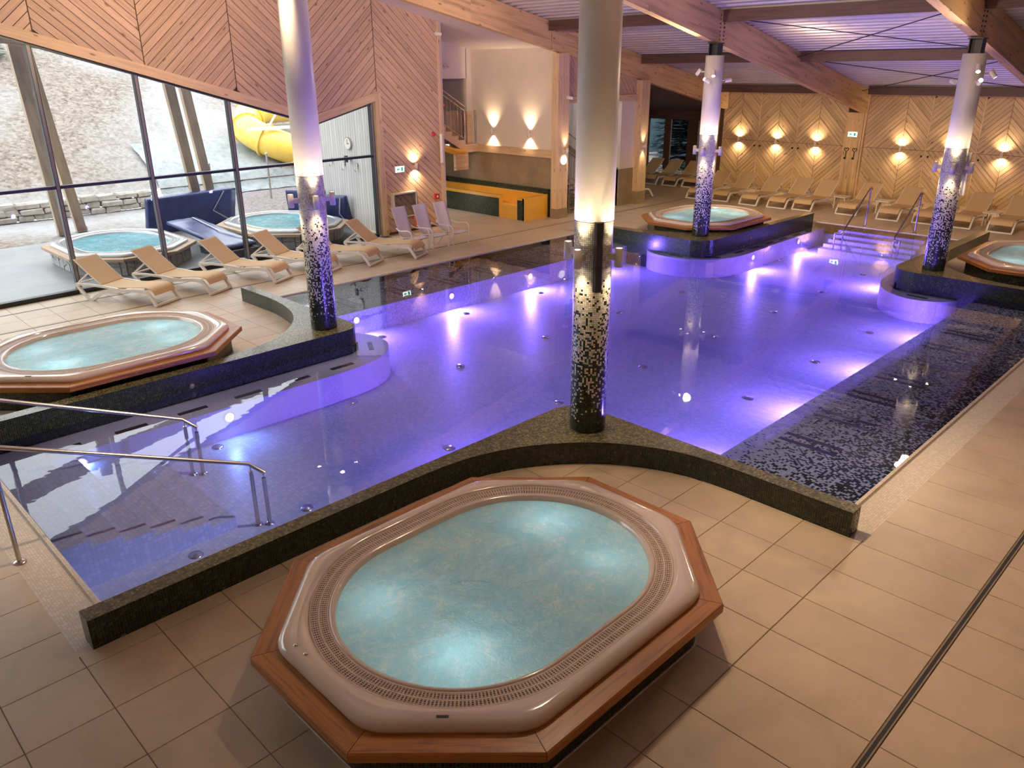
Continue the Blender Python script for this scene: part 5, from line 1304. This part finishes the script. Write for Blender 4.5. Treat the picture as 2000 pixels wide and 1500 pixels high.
# raking twin timber posts of the canopy
def rake(lab, foot, top, w=0.26, d=0.16):
    F, T = Vector(foot), Vector(top); t = thing('raking_post', lab, 'post', foot, 0, 'raking timber canopy posts')
    ax = (T-F); q = Vector((1, 0, 0)); L = ax.length
    def f(g):
        for s in (-1, 1):
            a = Vector((s*0.0, 0, 0))
        vs = []
        for p in (Vector((0, 0, 0)), ax):
            for sx, sy in ((-1, -1), (1, -1), (1, 1), (-1, 1)): vs.append(p+Vector((sx*w/2, sy*d/2, 0)))
        uvf = lambda ww: [(0, 0), (0, ww), (L, ww), (L, 0)]
        g.add(vs, [(0, 1, 5, 4), (1, 2, 6, 5), (2, 3, 7, 6), (3, 0, 4, 7), (4, 5, 6, 7)], [uvf(w), uvf(d), uvf(w), uvf(d), [(0, 0)]*4])
    quick('timber', m_postwood, t, f)
    quick('steel_shoe', m_steel, t, lambda g: g.box(-w/2-0.01, w/2+0.01, -d/2-0.01, d/2+0.01, 0.0, 0.14))
m_postwood = wood('canopy_larch', (0.46, 0.35, 0.24), dark=0.8, sv=12, objvar=0.1, knots=False)
rake('raking timber canopy post standing on the stone wall behind the first outdoor tub', (7.30, 25.1, 0.02), (5.86, 21.8, 5.6))
rake('raking timber canopy post crossing the first mullion', (6.75, 24.9, 0.02), (5.40, 20.7, 5.6))
rake('raking timber canopy post above the upright blue cover', (10.65, 24.5, 0.02), (8.90, 21.5, 4.9))
rake('raking timber canopy post next to the yellow slide', (11.2, 24.7, 0.02), (9.50, 22.0, 4.9))
ea = quick('eaves_beam', m_postwood, None, lambda g: g.add([(3, 20.6, 5.25), (13, 20.8, 3.75), (13, 20.8, 4.15), (3, 20.6, 5.65), (3, 20.8, 5.25), (13, 21.0, 3.75), (13, 21.0, 4.15), (3, 20.8, 5.65)], [(0, 1, 2, 3), (7, 6, 5, 4), (0, 4, 5, 1), (3, 2, 6, 7)])); tag(ea, 'sloping pale eaves beam outside above the window', 'beam')
# yellow tube slide in two levels with flanges
ys_ = thing('tube_slide', 'yellow outdoor tube slide turning back above itself', 'slide', (0, 0, 0))
def helix():
    lo = [(20.0, 28.2, 1.42), (18.5, 28.2, 1.46), (16.2, 28.2, 1.50)]
    turn = [(16.2-1.1*math.sin(a), 28.2+1.1-1.1*math.cos(a), 1.5+1.4*a/PI) for a in [PI*i/14 for i in range(1, 15)]]
    hi = [(18.5, 30.4, 3.0), (22.0, 30.4, 3.2)]
    return lo+turn+hi
hp = helix()
quick('tube', m_yellowout, ys_, lambda g: g.tube(hp, 0.56, 28, caps=False))
for i in (1, 2, 6, 10, 14, 17):
    a, b = Vector(hp[i]), Vector(hp[min(i+1, len(hp)-1)]); d = (b-a).normalized()
    fl_ = quick('flange', m_yellowout, ys_, lambda g: g.tube([a-d*0.04, a+d*0.04], 0.63, 28))
    ax_ = d.orthogonal().normalized(); bx_ = d.cross(ax_)
    quick('flange_bolts', m_yellow, fl_, lambda g: [g.tube([a-d*0.055+(ax_*math.cos(k*PI/8)+bx_*math.sin(k*PI/8))*0.6, a+d*0.055+(ax_*math.cos(k*PI/8)+bx_*math.sin(k*PI/8))*0.6], 0.018, 6) for k in range(16)])
for x, z in ((16.2, 0.92), (18.0, 0.90)):
    quick('support_beam', m_steel, ys_, lambda g: g.box(x-0.6, x+1.2, 28.1, 28.3, z-0.08, z)); tubeobj('support_post', [(x, 28.2, 0.2), (x, 28.2, z)], 0.05, ys_)
quick('support_beam', m_alu_in, ys_, lambda g: g.box(14.6, 18.0, 29.2, 29.35, 2.28, 2.40))
quick('support_beam', m_whitep, ys_, lambda g: g.box(14.4, 18.0, 28.0, 28.12, 2.30, 2.40))
tubeobj('brace', [(15.2, 28.06, 2.36), (16.2, 28.9, 3.0)], 0.035, ys_, m_whitep)
for x, y, h, lab in ((12.35, 27.2, 1.25, 'thin grey fence pole before the fleece bank'), (12.9, 26.5, 1.3, 'thin grey fence pole beside the window mullion'), (13.9, 26.0, 1.55, 'grey support pole rising from the gravel bed')):
    t = thing('metal_pole', lab, 'pole', (x, y, 0.12)); tubeobj('shaft', [(0, 0, 0), (0, 0, h)], 0.035, t, m_steel); quick('cap', m_steel, t, lambda g: g.lathe([(0.04, h), (0.04, h+0.02), (0, h+0.03)], 12))
# pale boarded outer wall on the right with clock and hooks
wo = thing('wall_outer', None, None); tag(wo, kind='structure')
m_pale = wood('whitewashed_boards', (0.60, 0.56, 0.52), dark=0.9, sv=16, objvar=0.12, knots=False)
quick('board_backing', m_gap, wo, lambda g: g.box(13.30, 13.5, 18.5, 22.0, -0.1, 4.6))
for k in range(30):
    y = 18.42+k*0.12
    quick('wall_board', m_pale, wo, lambda g: g.add([(13.29, y, 0), (13.29, y+0.112, 0), (13.29, y+0.112, 4.6), (13.29, y, 4.6), (13.30, y, 0), (13.30, y+0.112, 0)], [(0, 3, 2, 1)], [[(0, 0), (4.6, 0), (4.6, .112), (0, .112)]]))
ck = thing('wall_clock', 'round wall clock on the pale boarded outer wall', 'clock', (13.27, 19.98, 2.38)); quick('case', m_steel, ck, lambda g: g.tube([(0.02, 0, 0), (-0.03, 0, 0)], 0.17, 28)); quick('dial', m_whitep, ck, lambda g: g.tube([(-0.031, 0, 0), (-0.034, 0, 0)], 0.155, 28)); quick('hands', m_black, ck, lambda g: (g.box(-0.04, -0.036, -0.006, 0.006, -0.02, 0.12), g.box(-0.04, -0.036, -0.07, 0.01, -0.008, 0.008)))
for i, (y, z) in enumerate(((20.9, 1.78), (20.25, 1.72), (19.6, 1.72), (18.75, 1.6))):
    t = thing('wall_hook', 'steel bathrobe hook on the pale boarded outer wall', 'hook', (13.26, y, z), 0, 'bathrobe hooks outdoors'); quick('hook', m_steel, t, lambda g: g.tube([(0.02, 0, 0.1), (0, 0, 0.1), (-0.02, 0, -0.06), (-0.07, 0, -0.1), (-0.1, 0, -0.04)], 0.012, 6)); quick('plate', m_steel, t, lambda g: g.box(0.0, 0.02, -0.02, 0.02, 0.03, 0.14))
fxo = thing('outdoor_wall_light', 'small dark wall light beside the clock outdoors', 'lamp', (13.27, 19.95, 1.95)); quick('arm', m_blacksteel, fxo, lambda g: g.box(-0.12, 0.02, -0.03, 0.03, -0.02, 0.02)); quick('head', m_blacksteel, fxo, lambda g: g.box(-0.16, -0.1, -0.05, 0.05, -0.08, 0.10))
# small conifers and trees on the slope, dark trees behind the side room
m_needle = flat('conifer_green', (0.13, 0.20, 0.15), 0.85, var=0.3, scale=9)
m_bluetree = flat('dark_blue_green_needles', (0.012, 0.035, 0.045), 0.9, var=0.5, scale=4)
m_bark = stone('bark', [(0.06, 0.045, 0.035), (0.12, 0.09, 0.07)], 6.0)
def conifer(loc, h, r, lab, cnt, m, grp, seed):
    rr = random.Random(seed); t = thing('small_conifer', lab, 'tree', loc, 0, grp); g = G()
    for i in range(cnt):
        f = rr.random()**0.8; z = h*(0.06+0.94*f); R = r*(1-f)+0.05; a = rr.uniform(0, 2*PI); L = R*rr.uniform(0.6, 1.05)
        d = Vector((math.cos(a), math.sin(a), -0.15+0.5*f)); p = Vector((0, 0, z))+d*L*rr.uniform(0.1, 0.6); q = p+d*L*0.45; s = Vector((-d.y, d.x, 0))*0.10*h*0.35; up = Vector((0, 0, rr.uniform(-.03, .05)))
        g.add([p, (p+q)/2+s+up, q, (p+q)/2-s+up], [(0, 1, 2, 3)])
    tag(g.build('needles', m, t), kind='stuff'); tubeobj('trunk', [(0, 0, -0.1), (0, 0, h*0.9)], [0.04*h*0.5, 0.01], t, m_bark, 7)
for x, y, h, r, lab in ((9.0, 37.6, 1.5, 0.9, 'small frosted conifer high on the leafy slope'), (5.8, 36.4, 1.9, 1.1, 'bushy conifer at the upper edge of the leafy slope')):
    conifer((x, y, hill_z(x, y)), h, r, lab, 900, m_needle, 'small conifers on the slope', int(x*10))
gd2 = quick('forest_ground', m_litter, None, lambda g: g.box(29.6, 50, 5, 45, -0.6, -0.1)); tag(gd2, 'dark ground behind the side room windows', 'ground')
bk_ = quick('wooded_slope', m_bluetree, None, lambda g: g.add([(37+3*(j > 0)+2*mnoise.noise(Vector((i*.9, j, 1))), 8+2*i, -0.2+5*j+mnoise.noise(Vector((i*.7, j, 5)))) for j in range(4) for i in range(20)], [(j*20+i, j*20+i+1, j*20+21+i, j*20+20+i) for j in range(3) for i in range(19)]))
tag(bk_, 'dark wooded slope behind the side room', 'slope')
for i, (x, y, h, r) in enumerate(((32.0, 18.0, 5.5, 1.3), (32.3, 19.8, 6.0, 1.4), (33.5, 20.6, 6.5, 1.6), (33.0, 21.8, 6.0, 1.5), (34.5, 19.0, 7.0, 1.8), (35.5, 22.8, 7.0, 2.0), (36.0, 20.4, 8, 2.2), (37, 24.5, 8, 2.3))):
    conifer((x, y, -0.1), h, r, 'dark conifer behind the tall window of the side room', 2600, m_bluetree, 'dark conifers behind the side room', 50+i)
# ------------------------------------------------------------------ underwater lamps
UW = 1.5
def uwlamp(x, y, d, lab, e=60, color=(0.78, 0.10, 0.90)):
    t = thing('underwater_lamp', lab, 'lamp', (x, y, ZB-0.17), math.atan2(d[1], d[0]), 'violet underwater lamps in the bench fronts')
    quick('trim_ring', m_steel, t, lambda g: g.tube([(0.0, 0, 0), (0.012, 0, 0)], 0.085, 20))
    quick('lens', m_led, t, lambda g: g.tube([(0.012, 0, 0), (0.016, 0, 0)], 0.065, 20))
    lamp('SPOT', 'beam', (0.03, 0, 0), e*0.2*UW, color, t, 0.06, (1, 0, -0.04), 96, 1.0)
    ar = lamp('AREA', 'glow', (0.03, 0, 0), e*(0.85 if color[1] < 0.2 else 0.24)*UW, (0.30, 0.16, 1.0) if color[1] < 0.2 else (0.25, 0.42, 1.0), t, 0.1, (1, 0, -0.22)); ar.data.shape = 'DISK'; ar.data.size = 0.13
for x in (8.4, 10.9, 13.4, 15.9): uwlamp(x, BL-0.002, (0, -1), 'violet underwater lamp in the front of the window side mosaic bench')
for x in (8.4, 10.9, 13.4, 15.9): uwlamp(x, BR+0.002, (0, 1), 'violet underwater lamp in the front of the near side mosaic bench')
uwlamp(18.9, 10.02, (0, -1), 'violet underwater lamp in the white seat ring by the far whirlpool')
uwlamp(21.6, 10.10, (0, -1), 'violet underwater lamp in the white seat ring by the far whirlpool')
uwlamp(19.2, 6.56, (0, 1), 'violet underwater lamp in the white seat ring by the far handrails')
uwlamp(7.27, 6.9, (1, 0.6), 'violet underwater lamp on the near corner wall') if False else None
uwlamp(6.2, 6.195, (0.3, 1), 'violet underwater lamp in the near mosaic corner wall')
for x, e in ((1.9, 8), (3.4, 11), (4.9, 12)): uwlamp(x, 6.195, (0, 1), 'added pale blue fill lamp low in the straight arm of the near mosaic wall', e, (0.34, 0.55, 1.0))  # pale blue lamps added to brighten the near end, really lit by daylight
for x, e in ((2.4, 16), (4.4, 18)): uwlamp(x, 10.216, (0, -1), 'added pale blue fill lamp in the white seat ring beside the window side whirlpool', e, (0.34, 0.55, 1.0))  # likewise added fill for the near steps, no such lamps known
